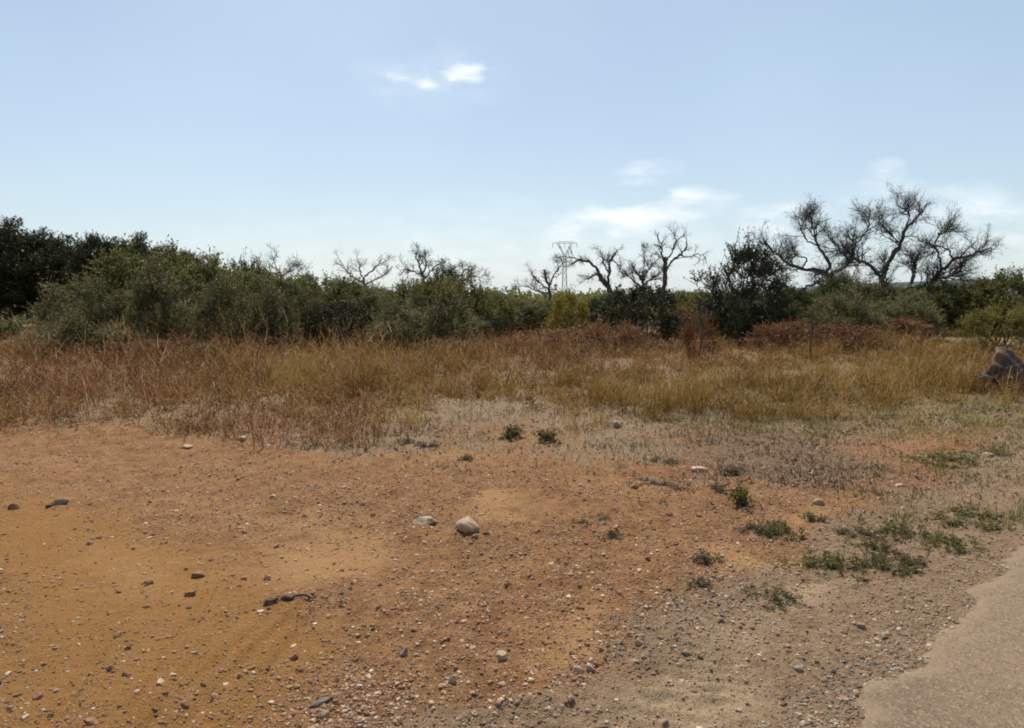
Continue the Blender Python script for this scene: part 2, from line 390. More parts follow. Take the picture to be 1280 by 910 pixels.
# ------------------------------------------------------------------ foliage generator
def foliage(name, mat, rx, ry, h, nclump, nsprig, nleaf, clump_r, sprig_l, leaf_l, leaf_w, zc=.45, zr=.56, zmin=.04, up=.5, spikes=0, jag=.45, shell=.55, seed=0):
    """leafy crown: clumps on a lumpy ellipsoid, each clump a burst of sprigs, each sprig carrying leaves"""
    global rng
    rng = np.random.default_rng(1000+seed)
    d = rdir(nclump*3); d = d[(d[:, 2] > -.75)][:nclump]; n = len(d)
    az = np.arctan2(d[:, 1], d[:, 0])
    lump = 1-jag*.5+jag*fbm(az*1.3+seed*3.1, d[:, 2]*2.2+seed, 3, seed+5)*1.1
    rad = (shell+(1-shell)*rng.uniform(0, 1, n)**.5)*lump
    C = np.stack([d[:, 0]*rx*rad, d[:, 1]*ry*rad, h*zc+d[:, 2]*h*zr*rad], -1)
    C = C[C[:, 2] > zmin*h]; n = len(C)
    ct = rng.uniform(0, 1, n)*.55+.45*fbm(C[:, 0]*1.2, C[:, 2]*1.2, 2, seed)
    outw = unit(C-np.array([0, 0, h*zc*.8]))
    D = unit(np.repeat(outw, nsprig, 0)*.7+rdir(n*nsprig)*.95+np.array([0, 0, up]))
    B = np.repeat(C, nsprig, 0)+rng.normal(size=(n*nsprig, 3))*clump_r*.45
    SL = sprig_l*rng.uniform(.5, 1.25, n*nsprig); T = np.repeat(ct, nsprig)+rng.normal(size=n*nsprig)*.1
    if spikes:
        top = np.argsort(C[:, 2]+rng.normal(size=n)*h*.1)[-max(4, n//3):]
        k = rng.choice(top, spikes); B = np.concatenate([B, C[k]]); D = np.concatenate([D, unit(rdir(spikes)*.35+np.array([0, 0, 1.]))])
        SL = np.concatenate([SL, sprig_l*rng.uniform(1.2, 2.6, spikes)]); T = np.concatenate([T, ct[k]])
    ns = len(B); u = rng.uniform(.05, 1, (ns, nleaf))
    P = B[:, None]+D[:, None]*(SL[:, None]*u)[..., None]
    LD = unit(D[:, None]*.8+rng.normal(size=(ns, nleaf, 3))*.75)
    P = P.reshape(-1, 3); LD = LD.reshape(-1, 3); m = len(P)
    L = leaf_l*rng.uniform(.6, 1.3, m); W = leaf_w*rng.uniform(.6, 1.3, m)
    T = np.repeat(T, nleaf)+rng.normal(size=m)*.06
    ok = P[:, 2] > .01; P, LD, L, W, T = P[ok], LD[ok], L[ok], W[ok], T[ok]
    v, q = leaf_batch(P, LD, L, W)
    fme = mesh(name, v, q, mat, np.repeat(np.clip(T, 0, 1), 4))
    return fme, C, (B, D, SL)
def stems(name, mat, C, h, r0, sprigs, nst=22, base=.12, trunk_h=0.0, tw=.004):
    A = Acc()
    k = rng.choice(len(C), min(nst, len(C)), replace=False); E = C[k]; n = len(E)
    b = rng.normal(size=(n, 3))*base; b[:, 2] = trunk_h
    if trunk_h: b[:, :2] *= .3
    s = np.linspace(0, 1, 7)[None, :, None]
    mid = b*.35+E*.65; mid[:, :2] = b[:, :2]*.6+E[:, :2]*.4
    P = (1-s)**2*b[:, None]+2*s*(1-s)*mid[:, None]+s**2*E[:, None]+rng.normal(size=(n, 7, 3))*.03*h*np.array([1, 1, .5])*s*(1-s)*2
    Rr = r0*np.linspace(1, .25, 7)[None]*rng.uniform(.5, 1, (n, 1))
    v, q = tube_batch(P, Rr, 5); A.add(v, q, np.zeros(len(v)))
    B, D, SL = sprigs
    P = np.stack([B, B+D*SL[:, None]*.5, B+D*SL[:, None]], 1); Rr = np.array([[1, .8, .4]])*tw*np.ones((len(B), 1))
    v, q = tube_batch(P, Rr, 3); A.add(v, q, np.zeros(len(v)))
    return A.build(name, mat)

PROTO = {}
def shrub_proto(key, leafmat, stemmat=M_stem, r0=.03, nst=22, base=.12, tw=.004, **kw):
    f, C, sp = foliage('foliage', leafmat, **kw)
    st = stems('stems', stemmat, C, kw['h'], r0, sp, nst, base, tw=tw)
    PROTO[key] = dict(parts=[('stems', st), ('foliage', f)], w=kw['rx']*2.15, h=kw['h']*1.08)
base = dict(clump_r=.16, sprig_l=.26, leaf_l=.075, leaf_w=.034, nleaf=9)
for k in range(3):
    shrub_proto(('mastic', k), L_mast, rx=1.05, ry=.95, h=2.0, nclump=150, nsprig=12, seed=10+k, spikes=60, **base)
    shrub_proto(('olive', k), L_oliv, rx=1.0, ry=.95, h=2.1, nclump=120, nsprig=12, clump_r=.16, sprig_l=.36, leaf_l=.085, leaf_w=.022, nleaf=11, up=.9, spikes=90, seed=20+k)
for k in range(2):
    shrub_proto(('dark', k), L_dark, rx=.95, ry=.95, h=1.9, nclump=170, nsprig=12, clump_r=.14, sprig_l=.20, leaf_l=.06, leaf_w=.026, nleaf=9, seed=30+k, jag=.25, spikes=50)
    shrub_proto(('ygreen', k), L_ygrn, rx=.9, ry=.9, h=1.5, nclump=90, nsprig=13, clump_r=.15, sprig_l=.34, leaf_l=.07, leaf_w=.02, nleaf=11, up=1.1, seed=40+k, spikes=70)
    shrub_proto(('brown', k), L_brwn, M_dry, rx=.8, ry=.8, h=1.2, nclump=80, nsprig=12, clump_r=.14, sprig_l=.26, leaf_l=.05, leaf_w=.02, nleaf=8, up=.6, seed=50+k, spikes=50, jag=.6, tw=.006)
for k in range(2):
    shrub_proto(('wispy', k), L_oliv, rx=.75, ry=.75, h=1.9, nclump=85, nsprig=9, clump_r=.18, sprig_l=.42, leaf_l=.08, leaf_w=.026, nleaf=8, up=1.5, spikes=190, seed=110+k, jag=.9, shell=.3, tw=.006)
shrub_proto(('yellow', 0), L_yell, rx=.8, ry=.8, h=1.7, nclump=90, nsprig=12, seed=60, spikes=30, **base)
shrub_proto(('twiggy', 0), L_dark, M_bark, rx=.95, ry=.95, h=2.3, nclump=130, nsprig=11, clump_r=.16, sprig_l=.34, leaf_l=.065, leaf_w=.03, nleaf=10, up=.8, spikes=45, seed=70, jag=.55, tw=.008)

def place_shrub(key, px, pb, pt, wpx, label, cat='shrub', group=None, name='shrub', rz=None, Y=None, ymax=31.):
    pr = PROTO[key]
    y = Y or min(ydist(pb), ymax); x = float(at_y(px, pb, y)[0]); z0 = float(gh(np.array([x]), np.array([y]))[0])
    ztop = float(at_y(px, pt, y)[2]); hh = max(.02, ztop-z0); ww = wpx/F*(y*CP)
    s = (ww/pr['w'], ww/pr['w'], hh/pr['h'])
    rz = rng.uniform(0, 6.28) if rz is None else rz
    r = empty(name, (x, y, z0-.02), rz, s); tag(r, label, cat, group)
    for nm, me in pr['parts']: obj(nm, me, r)
    return r

# ------------------------------------------------------------------ dark evergreen trees
def tree_proto(key, mat, **kw):
    f, C, sp = foliage('crown', mat, **kw); h = kw['h']
    A = Acc(); s = np.linspace(0, 1, 8)
    P = np.stack([.12*np.sin(s*4+kw['seed']), .1*np.cos(s*3), s*h*.55], -1)[None]; v, q = tube_batch(P, (.16*(1-.55*s))[None], 8)
    A.add(v, q, np.zeros(len(v))); tr = A.build('trunk', M_bark, True)
    lb = stems('limbs', M_bark, C, h, .05, sp, 34, .3, trunk_h=h*.28, tw=.006)
    PROTO[key] = dict(parts=[('trunk', tr), ('limbs', lb), ('crown', f)], w=kw['rx']*2.2, h=h*1.08)
for k in range(3):
    tree_proto(('tree', k), L_pine, rx=2.0, ry=2.0, h=5.0, nclump=210, nsprig=22, clump_r=.34, sprig_l=.36, leaf_l=.11, leaf_w=.05, nleaf=10, zc=.55, zr=.47, zmin=.12, seed=80+k, jag=.6, shell=.45, up=.35)

TREES = [  # px, base, top, width px, kind, label
    (-75, 411, 268, 170, 0, 'dark evergreen tree cut by the photo edge, deep shade beneath its crown'),
    (14, 410, 271, 120, 1, 'tall dark evergreen with rounded crown above the black shade at the wood edge'),
    (66, 408, 279, 96, 2, 'dark evergreen between the tallest rounded one and the narrow pointed one'),
    (128, 409, 282, 74, 0, 'narrow dark evergreen whose small knob of a top pokes above its neighbours'),
    (174, 408, 288, 84, 1, 'broad dark evergreen with a flat lumpy top behind the tall green scrub'),
    (214, 409, 296, 64, 2, 'dark evergreen with a domed top standing second to last in the wood'),
    (240, 411, 303, 56, 0, 'small dark evergreen at the low end of the wood beside bare twigs'),
    (40, 399, 284, 120, 1, 'dark evergreen half hidden behind the front row of the wood'),
    (150, 398, 290, 120, 2, 'dark evergreen filling the gap behind the narrow knob-topped one'),
]
for (px, pb, pt, w, k, lab) in TREES:
    place_shrub(('tree', k), px, pb, pt+10, w, lab, 'tree', 'dark evergreen trees of the wood', 'evergreen_tree', ymax=60)

SH = [  # key
    (('wispy', 0), 132, 448, 366, 66, 'loose upright olive bush with pale stems, nearest the dark wood'),
    (('wispy', 1), 208, 447, 340, 74, 'tall wispy grey-green bush standing before the tallest scrub bush'),
    (('wispy', 0), 286, 449, 352, 66, 'wispy grey-green bush rising from the brown weeds before the round dark top'),
    (('wispy', 1), 338, 446, 366, 60, 'thin leafy bush with upright shoots under the first bare twigs'),
    (('wispy', 0), 384, 440, 372, 50, 'slim wispy bush beside the reddish withered bush'),
    (('wispy', 1), 500, 443, 380, 62, 'wispy pale bush in the brown weeds under the gnarled bare tree'),
    (('wispy', 0), 556, 442, 372, 66, 'wispy olive bush in front of the broad sloping green bush'),
    (('wispy', 1), 86, 454, 396, 60, 'short wispy olive bush at the near corner of the scrub'),
    (('wispy', 0), 1062, 432, 368, 60, 'wispy yellow-olive bush between the second and largest bare trees'),
    (('brown', 0), 760, 446, 404, 84, 'tall tangle of rust-red dried weeds below the large round dark bush'),
    (('brown', 1), 1060, 442, 408, 96, 'tangle of tan-red dried weeds below the wispy yellow-olive bush'),
    (('brown', 0), 560, 452, 424, 80, 'tangle of rusty dried weeds under the broad sloping green bush'),
    (('brown', 1), 205, 458, 426, 90, 'tangle of rusty dried weeds under the tall wispy bush'),
    (('olive', 1), 150, 452, 408, 84, 'low olive bush spilling into the red-brown weeds below the tallest scrub bush'),
    (('olive', 2), 258, 462, 430, 44, 'small grey-green plant standing out of the red-brown weeds'),
    (('olive', 0), 64, 446, 410, 74, 'olive weed-like bush at the corner of the black shade and brown weeds'),
    (('olive', 0), 345, 446, 404, 56, 'pale olive bush in front of the black-green hollow bush'),
    (('olive', 2), 490, 446, 402, 66, 'pale olive bush leaning over the brown weeds beside the black-green hollow'),
    (('mastic', 1), 306, 436, 344, 90, 'leafy green bush between the tallest scrub and the bare twigs'),
    (('mastic', 2), 440, 428, 352, 84, 'green bush with ragged top just before the pale bare tree'),
    (('mastic', 1), 545, 434, 350, 74, 'green bush before the dark bush with a ragged peak'),
    (('mastic', 2), 1000, 432, 386, 66, 'low green bush hiding the foot of the leaning trunk'),
    (('olive', 2), 1040, 428, 372, 70, 'light olive bush in front of the second bare tree'),
    (('olive', 1), 1125, 426, 376, 90, 'light olive bush in front of the largest bare tree'),
    (('mastic', 0), 30, 424, 396, 70, 'low green scrub bush growing in front of the black shade under the trees'),
    (('olive', 0), 106, 434, 352, 104, 'yellowish green bush with tan seed heads at the foot of the evergreen wood'),
    (('mastic', 1), 190, 432, 312, 128, 'tallest green scrub bush, rising in front of the dark evergreens'),
    (('olive', 1), 168, 438, 372, 96, 'short grey-green bush in front of the tallest scrub bush'),
    (('mastic', 2), 258, 432, 325, 110, 'tall green scrub bush just past the low end of the evergreen wood'),
    (('olive', 2), 240, 441, 378, 100, 'grey-green leafy bush rising out of the brown weeds, second row below tall scrub'),
    (('dark', 0), 312, 424, 322, 64, 'round dark topped bush beside the last of the evergreen trees'),
    (('mastic', 0), 345, 428, 336, 104, 'green bush under the first clump of bare twigs'),
    (('olive', 0), 318, 440, 376, 92, 'pale grey-green bush in front of the round dark topped bush'),
    (('mastic', 1), 400, 424, 346, 90, 'green bush beneath the gap between two bare twig clumps'),
    (('dark', 1), 430, 441, 374, 84, 'black-green bush with a deep shaded hollow above the brown weeds'),
    (('brown', 0), 388, 441, 400, 60, 'reddish brown withered bush beside the black-green hollow bush'),
    (('olive', 1), 470, 430, 366, 80, 'grey-green bush below the pale bare tree'),
    (('mastic', 2), 510, 428, 354, 90, 'green bush at the foot of the dark bare tree with gnarled crown'),
    (('dark', 0), 556, 424, 334, 62, 'dark bush with a ragged peak beside the gnarled bare tree'),
    (('mastic', 0), 572, 432, 346, 88, 'broad green bush sloping down from the ragged peak'),
    (('olive', 2), 520, 438, 392, 90, 'low grey-green bush spilling onto the brown weeds below the gnarled bare tree'),
    (('mastic', 1), 610, 424, 366, 70, 'lower green bush at the end of the tall scrub, before the skyline dips'),
    (('dark', 1), 622, 437, 395, 40, 'small round blackish bush at the edge of the brown weeds'),
    (('olive', 0), 584, 437, 396, 60, 'grey-green low bush touching the small round blackish bush'),
    (('olive', 1), 660, 420, 380, 76, 'pale green low bush under the dip of the skyline'),
    (('mastic', 2), 640, 412, 371, 80, 'dull green bush behind the pale green low bush'),
    (('mastic', 0), 690, 408, 371, 60, 'dull green bush behind the yellow bush, below the power pylon'),
    (('yellow', 0), 710, 428, 368, 46, 'bright yellow leaved bush among green ones near the pylon'),
    (('dark', 0), 746, 412, 371, 46, 'dark green bush between the yellow bush and the big round one'),
    (('dark', 1), 797, 436, 354, 98, 'large round dark green bush below the twiggy round tree'),
    (('mastic', 1), 850, 408, 366, 60, 'green bush behind the yellowish broom, under the forked bare tree'),
    (('ygreen', 0), 872, 420, 374, 66, 'yellowish broom-like bush beside the large round dark bush'),
    (('brown', 1), 866, 432, 392, 84, 'reddish brown withered shrub below the yellowish broom'),
    (('brown', 0), 874, 458, 402, 40, 'dark brown dead shrub standing in the dry grass'),
    (('twiggy', 0), 928, 430, 314, 100, 'tall dark twiggy bush at the foot of the leaning low trunk'),
    (('dark', 1), 925, 434, 372, 66, 'blackish bush against the base of the tall twiggy bush'),
    (('mastic', 2), 985, 410, 362, 70, 'green bush behind the leaning low trunk'),
    (('olive', 2), 1048, 408, 346, 84, 'olive green bush covering the foot of the spreading bare tree'),
    (('olive', 0), 1100, 407, 356, 90, 'pale olive bush under the upright limb of the largest bare tree'),
    (('ygreen', 1), 1078, 410, 372, 60, 'yellow-green bush between the two olive ones under the largest bare tree'),
    (('mastic', 0), 1152, 407, 362, 84, 'green bush under the horizontal limb of the largest bare tree'),
    (('mastic', 1), 1205, 405, 350, 92, 'green bush with an uneven top beyond the largest bare tree'),
    (('dark', 0), 1180, 402, 355, 70, 'dark bush behind the green hedge, under the far hill'),
    (('mastic', 2), 1262, 406, 342, 92, 'tall green bush cut by the photo edge behind the yellow-green bush'),
    (('ygreen', 0), 1248, 443, 384, 88, 'full yellow-green bush behind the dark boulder'),
    (('ygreen', 1), 1170, 420, 388, 70, 'low yellow-green bush in the dry grass beside the full one'),
    (('mastic', 0), 1350, 410, 345, 110, 'green bush past the photo edge behind the boulder'),
    (('brown', 1), 716, 444, 412, 120, 'mound of red-brown dried brush below the yellow bush'),
    (('brown', 0), 655, 446, 420, 84, 'low red-brown dried brush beside the small round blackish bush'),
    (('brown', 1), 985, 440, 405, 90, 'spread of red-brown dried brush beside the thin dead stalk'),
    (('brown', 0), 1110, 430, 398, 110, 'tan dried brush in front of the largest bare tree'),
    (('brown', 1), 90, 446, 418, 90, 'red-brown dried brush below the yellowish green bush with seed heads'),
    (('brown', 0), 300, 450, 418, 100, 'red-brown dried brush below the pale grey-green bush'),
    (('mastic', 1), 455, 410, 358, 90, 'distant green bush filling the row behind the pale bare tree'),
    (('mastic', 2), 770, 405, 368, 70, 'distant green bush behind the leaning bare tree'),
    (('mastic', 0), 905, 402, 360, 70, 'distant green bush behind the tall dark twiggy bush'),
    (('mastic', 1), 1010, 402, 362, 80, 'distant green bush behind the low trunk and the olive bush'),
]
for row in SH:
    key, px, pb, pt, w, lab = row
    place_shrub(key, px, pb, pt, w*1.08, lab, 'bush', {'brown': 'withered brown shrubs'}.get(key[0], 'green bushes along the field edge'),
                {'brown': 'withered_shrub', 'yellow': 'yellow_bush'}.get(key[0], 'bush'))

# far tree line: one mass of scrub beyond the field ---------------------------------------
rng = np.random.default_rng(5)
A = Acc(); n = 900
ty = rng.uniform(48, 170, n); tx = rng.uniform(-.8, .95, n)*ty
tw = rng.uniform(1.6, 3.6, n); th = rng.uniform(.8, 2.0, n)*(1+ty/400)
m = 110
D = rdir(n*m).reshape(n, m, 3); D[..., 2] = np.abs(D[..., 2])
P = np.stack([tx[:, None]+D[..., 0]*tw[:, None]*.6, ty[:, None]+D[..., 1]*tw[:, None]*.6, D[..., 2]*th[:, None]*rng.uniform(.75, 1.1, (n, m))], -1).reshape(-1, 3)
v, q = leaf_batch(P, rdir(len(P)), np.full(len(P), .42)*rng.uniform(.6, 1.4, len(P)), np.full(len(P), .26))
A.add(v, q, np.repeat(np.clip(np.repeat(rng.uniform(.1, .8, n), m)+rng.normal(size=n*m)*.12, 0, 1), 4))
tag(obj('distant_scrub', A.build('distant_scrub', L_mast)), 'mass of dark green scrub beyond the field, low along the horizon', 'scrub', None, 'stuff')

# ------------------------------------------------------------------ bare trees
def resample(pts, n):
    pts = np.asarray(pts, float)
    if len(pts) > 2:  # catmull-rom
        Q = np.vstack([2*pts[0]-pts[1], pts, 2*pts[-1]-pts[-2]]); out = []
        for i in range(len(pts)-1):
            p0, p1, p2, p3 = Q[i:i+4]
            for s in np.linspace(0, 1, 8, endpoint=False):
                out.append(.5*((2*p1)+(-p0+p2)*s+(2*p0-5*p1+4*p2-p3)*s*s+(-p0+3*p1-3*p2+p3)*s**3))
        out.append(pts[-1]); pts = np.array(out)
    d = np.concatenate([[0], np.cumsum(np.linalg.norm(np.diff(pts, axis=0), axis=1))]); s = np.linspace(0, d[-1], n)
    return np.stack([np.interp(s, d, pts[:, k]) for k in range(pts.shape[1])], -1)
def children_of(P, Rd, per, LL, ang, n=5, tmin=.25, up=.25, wob=.22, rf=.6, rmin=.004):
    B = len(P); k = per*B; idx = np.repeat(np.arange(B), per)
    t = rng.uniform(tmin, 1.0, k); fi = t*(P.shape[1]-1); i0 = np.minimum(np.floor(fi).astype(int), P.shape[1]-2); fr = (fi-i0)[:, None]; i1 = i0+1
    b = P[idx, i0]*(1-fr)+P[idx, i1]*fr; r = Rd[idx, i0]*(1-fr[:, 0])+Rd[idx, i1]*fr[:, 0]
    T = unit(P[idx, i1]-P[idx, np.maximum(i1-1, 0)])
    s = unit(np.cross(T, rdir(k))); a = rng.uniform(ang[0], ang[1], k)[:, None]
    d = unit(T*np.cos(a)+s*np.sin(a)+np.array([0, 0, up]))
    L = rng.uniform(LL[0], LL[1], k)*(1.2-.5*t)
    pts = [b]; dd = d
    for j in range(n-1):
        dd = unit(dd+rng.normal(size=(k, 3))*wob+np.array([0, 0, up*.12])); pts.append(pts[-1]+dd*(L/(n-1))[:, None])
    rr = np.clip(r*rf, rmin, .028)[:, None]*np.linspace(1, .4, n)[None]; rr = np.maximum(rr, rmin*.6)
    return np.stack(pts, 1), rr
def bare_tree(label, Y, limbs, seed, per=(7, 6, 4), mat=M_bark, name='bare_tree', leaves=0, twr=.006, lf=((.45, 1.2), (.28, .75), (.16, .42)), up=.12, zbase=None, group='leafless trees along the skyline', tsc=.62):
    """limbs: (parent index or None, [(px,py)..], r0, r1, depth drift)"""
    global rng
    rng = np.random.default_rng(seed)
    W = []; n = 18
    for (par, pp, r0, r1, dd) in limbs:
        px = resample(np.array(pp, float), n); s = np.linspace(0, 1, n)
        if par is None:
            d = dd*s; P = at_y(px[:, 0], px[:, 1], Y+d)
        else:
            PP = W[par][0]; q = np.stack(proj(PP[:, 0], PP[:, 1], PP[:, 2]), -1); k = np.argmin(((q-px[0])**2).sum(1))
            d = PP[k, 1]-Y+dd*s; P = at_y(px[:, 0], px[:, 1], Y+d); P = P+(PP[k]-P[0])*((1-s)**2)[:, None]
        P = P+rng.normal(size=(n, 3))*.028+np.cumsum(rng.normal(size=(n, 3))*.02*np.linalg.norm(P[-1]-P[0])*.25, 0)*np.minimum(1, s*4)[:, None]
        W.append((P, np.linspace(1, 0, n)**.8*(r0-r1)+r1))
    b = W[0][0][0].copy(); b[2] = 0
    root = empty(name, tuple(b)); tag(root, label, 'tree', group)
    lp = []
    for (par, *_), (P, rr) in zip(limbs, W):
        if par is None and P[0][2] > .02:      # carry the trunk down to the ground
            P = np.vstack([[P[0][0]-.05, P[0][1], -.1], P]); rr = np.concatenate([[rr[0]*1.25], rr])
        v, q = tube_batch((P-b)[None], (rr*(1+.12*rng.normal(size=len(rr))))[None], 7)
        obj('trunk' if par is None and lp == [] else 'limb', mesh('limb', v, q, mat, np.zeros(len(v)), True), root); lp.append(1)
    P = np.stack([resample(w[0], 10) for w in W]); Rr = np.stack([np.interp(np.linspace(0, 1, 10), np.linspace(0, 1, n), w[1]) for w in W])
    A = Acc(); L0 = P; R0 = Rr; tips = []
    for lev, m in enumerate(per):
        c, r = children_of(L0, R0, m, tuple(q_*tsc for q_ in lf[lev]), (.3, 1.0), n=6 if lev == 0 else 5, tmin=(.3, .15, .1)[lev], up=up, rmin=twr*(1, .8, .65)[lev], wob=.26)
        v, q = tube_batch(c-b, r, 4 if lev == 0 else 3); A.add(v, q, np.zeros(len(v))); tips.append(c); L0, R0 = c, r
    obj('twigs', A.build('twigs', mat), root)
    if leaves:
        c = np.concatenate([x.reshape(-1, 3) for x in tips[1:]]); k = rng.choice(len(c), min(leaves, len(c)*3))
        P = c[k]+rng.normal(size=(len(k), 3))*.04
        v, q = leaf_batch(P-b, rdir(len(k)), rng.uniform(.04, .09, len(k)), rng.uniform(.02, .035, len(k)))
        obj('leaves', mesh('leaves', v, q, L_dark, np.repeat(rng.uniform(0, 1, len(k)), 4)), root)
    return root

LOWT = lambda: None
bare_tree('largest bare tree, spreading wide with upright and horizontal limbs', 33, [
    (None, [(1102.6, 392.0), (1104.7, 364.4), (1102.6, 344.2), (1106.8, 331.3)], .17, .12, .2),
    (0, [(1106.8, 333.1), (1119.4, 314.7), (1127.8, 298.2), (1129.9, 284.4), (1142.5, 272.4), (1153.0, 263.2)], .11, .03, .6),
    (0, [(1102.6, 348.8), (1090.0, 336.8), (1077.4, 330.4), (1064.8, 327.6), (1056.4, 318.4), (1048.0, 307.4)], .09, .03, -.8),
    (0, [(1108.9, 366.2), (1129.9, 363.5), (1150.9, 360.7), (1165.6, 352.4), (1171.9, 342.3)], .13, .10, -.5),
    (3, [(1171.9, 342.3), (1184.5, 331.3), (1195.0, 322.1), (1213.9, 317.5), (1228.6, 312.9), (1239.1, 309.2)], .085, .025, .5),
    (3, [(1169.8, 346.0), (1180.3, 346.9), (1190.8, 345.1), (1202.3, 338.6)], .06, .03, -.5),
    (3, [(1138.3, 362.6), (1141.5, 348.8), (1142.5, 330.4), (1145.7, 318.4)], .09, .04, .6),
    (4, [(1176.1, 336.8), (1174.0, 323.9), (1168.8, 307.4), (1171.9, 293.6), (1182.4, 287.1), (1197.1, 281.6)], .055, .02, .5),
    (1, [(1129.9, 284.4), (1136.2, 268.7), (1125.7, 259.5), (1119.4, 255.8)], .04, .015, -.4),
    (1, [(1123.6, 305.5), (1113.1, 293.6), (1104.7, 281.6), (1096.3, 272.4)], .04, .015, .7),
    (4, [(1188.7, 325.8), (1186.6, 314.7), (1176.1, 309.2), (1163.5, 307.4)], .04, .02, -.7),
], 201, leaves=4200, per=(14, 8, 5), tsc=1.05)
bare_tree('second bare tree, its limbs forking left of the largest one', 32, [
    (None, [(1045.8, 392.0), (1041.6, 364.1), (1035.3, 345.5), (1030.0, 339.0)], .15, .10, 0),
    (0, [(1033.2, 343.6), (1016.4, 338.1), (997.5, 335.3), (981.8, 326.9), (971.2, 317.6), (961.8, 308.3), (953.4, 297.1)], .085, .02, .6),
    (0, [(1030.0, 339.0), (1037.4, 329.7), (1029.0, 317.6), (1022.7, 306.4), (1020.6, 287.8), (1016.4, 271.1)], .075, .02, -.6),
    (0, [(1035.3, 345.5), (1050.0, 336.2), (1062.6, 326.9), (1064.7, 306.4), (1060.5, 295.3)], .08, .03, .5),
    (3, [(1062.6, 326.9), (1050.0, 313.9), (1039.5, 301.8)], .05, .02, -.5),
    (1, [(1001.7, 336.2), (1008.0, 323.2), (992.2, 317.6), (981.8, 320.4)], .04, .02, -.7),
    (3, [(1064.7, 306.4), (1077.3, 297.1), (1084.7, 283.2), (1086.8, 264.6)], .04, .012, .4),
    (2, [(1022.7, 306.4), (1008.0, 297.1), (1001.7, 283.2), (1010.1, 264.6)], .035, .012, .6),
], 202, leaves=3000, per=(14, 8, 5), tsc=1.0)
bare_tree('low leaning bare trunk arching over the dark twiggy bush', 31.5, [
    (None, [(1014, 400), (1008, 384), (1000, 370), (985, 362), (972, 354)], .13, .08, 0),
    (0, [(985, 362), (970, 345), (955, 330), (946, 320)], .05, .02, .4),
    (0, [(998, 368), (1010, 358), (1025, 356), (1045, 360)], .06, .025, -.4),
    (0, [(974, 355), (960, 350), (948, 340), (940, 330)], .045, .02, -.6),
], 203, leaves=500, per=(8, 6, 4))
bare_tree('forked bare tree with tall Y-shaped limbs and a drooping branch', 38, [
    (None, [(830.0, 390.1), (831.0, 367.3), (833.0, 347.4), (832.0, 331.2), (831.0, 325.5)], .15, .10, 0),
    (0, [(833.0, 333.1), (829.0, 316.0), (826.0, 304.6), (824.0, 295.1), (820.0, 287.5)], .06, .012, .5),
    (0, [(833.0, 347.4), (838.0, 329.3), (848.0, 321.7), (857.0, 312.2), (860.0, 300.8)], .07, .02, -.5),
    (2, [(852.0, 317.9), (860.0, 321.7), (870.0, 317.9), (878.0, 317.9), (884.0, 329.3)], .035, .012, .4),
    (0, [(832.0, 325.5), (842.0, 312.2), (848.0, 300.8), (855.0, 293.2), (860.0, 289.4)], .05, .012, .7),
    (0, [(831.0, 327.4), (824.0, 319.8), (816.0, 316.0)], .035, .012, -.5),
    (4, [(847.0, 302.7), (842.0, 293.2), (838.0, 287.5)], .025, .01, .3),
], 204, per=(6, 5, 3), leaves=0)
bare_tree('leaning bare tree bowing over toward the pylon', 37, [
    (None, [(768.0, 392.0), (764.0, 367.3), (757.0, 354.0), (750.0, 344.5)], .15, .11, 0),
    (0, [(752.0, 346.4), (744.0, 335.0), (735.0, 328.4), (724.0, 326.4), (712.0, 330.2)], .09, .03, .4),
    (0, [(762.0, 361.6), (760.0, 344.5), (762.0, 328.4), (768.0, 316.0), (772.0, 310.3)], .08, .02, -.5),
    (1, [(730.0, 327.4), (716.0, 323.6), (702.0, 321.7), (692.0, 323.6)], .03, .01, -.6),
    (1, [(748.0, 342.6), (740.0, 344.5), (732.0, 349.2)], .04, .015, .5),
    (2, [(760.0, 342.6), (754.0, 325.5), (752.0, 314.1)], .05, .015, .6),
    (2, [(763.0, 325.5), (772.0, 331.2), (776.0, 342.6)], .03, .012, -.5),
], 205, per=(8, 6, 4))
bare_tree('small bare tree with a fan of fine twigs left of the pylon', 40, [
    (None, [(688.0, 385.4), (687.0, 363.5), (684.0, 350.2), (680.0, 338.8)], .10, .05, 0),
    (0, [(687.0, 361.6), (676.0, 352.1), (668.0, 344.5), (664.0, 336.9)], .05, .015, .6),
    (0, [(686.0, 357.8), (692.0, 344.5), (700.0, 333.1), (702.0, 325.5)], .05, .015, -.6),
    (0, [(687.0, 367.3), (670.0, 363.5), (656.0, 357.8), (646.0, 354.0)], .05, .012, .3),
], 206, per=(9, 7, 4))
bare_tree('round twiggy tree with a dense ball of branches beside the forked one', 37, [
    (None, [(803.0, 392.0), (802.0, 369.2), (802.0, 354.0), (800.0, 344.5)], .12, .06, 0),
    (0, [(802.0, 359.7), (790.0, 348.3), (784.0, 342.6), (780.0, 340.7)], .05, .015, .6),
    (0, [(802.0, 354.0), (808.0, 340.7), (812.0, 335.0), (818.0, 333.1)], .05, .015, -.6),
    (0, [(802.0, 352.1), (796.0, 340.7), (794.0, 334.1)], .05, .015, .2),
    (0, [(802.0, 357.8), (814.0, 348.3), (824.0, 342.6)], .05, .015, -.3),
    (0, [(803.0, 346.4), (805.0, 329.3), (806.0, 312.2)], .03, .012, .3),
], 207, per=(10, 7, 4), leaves=900)
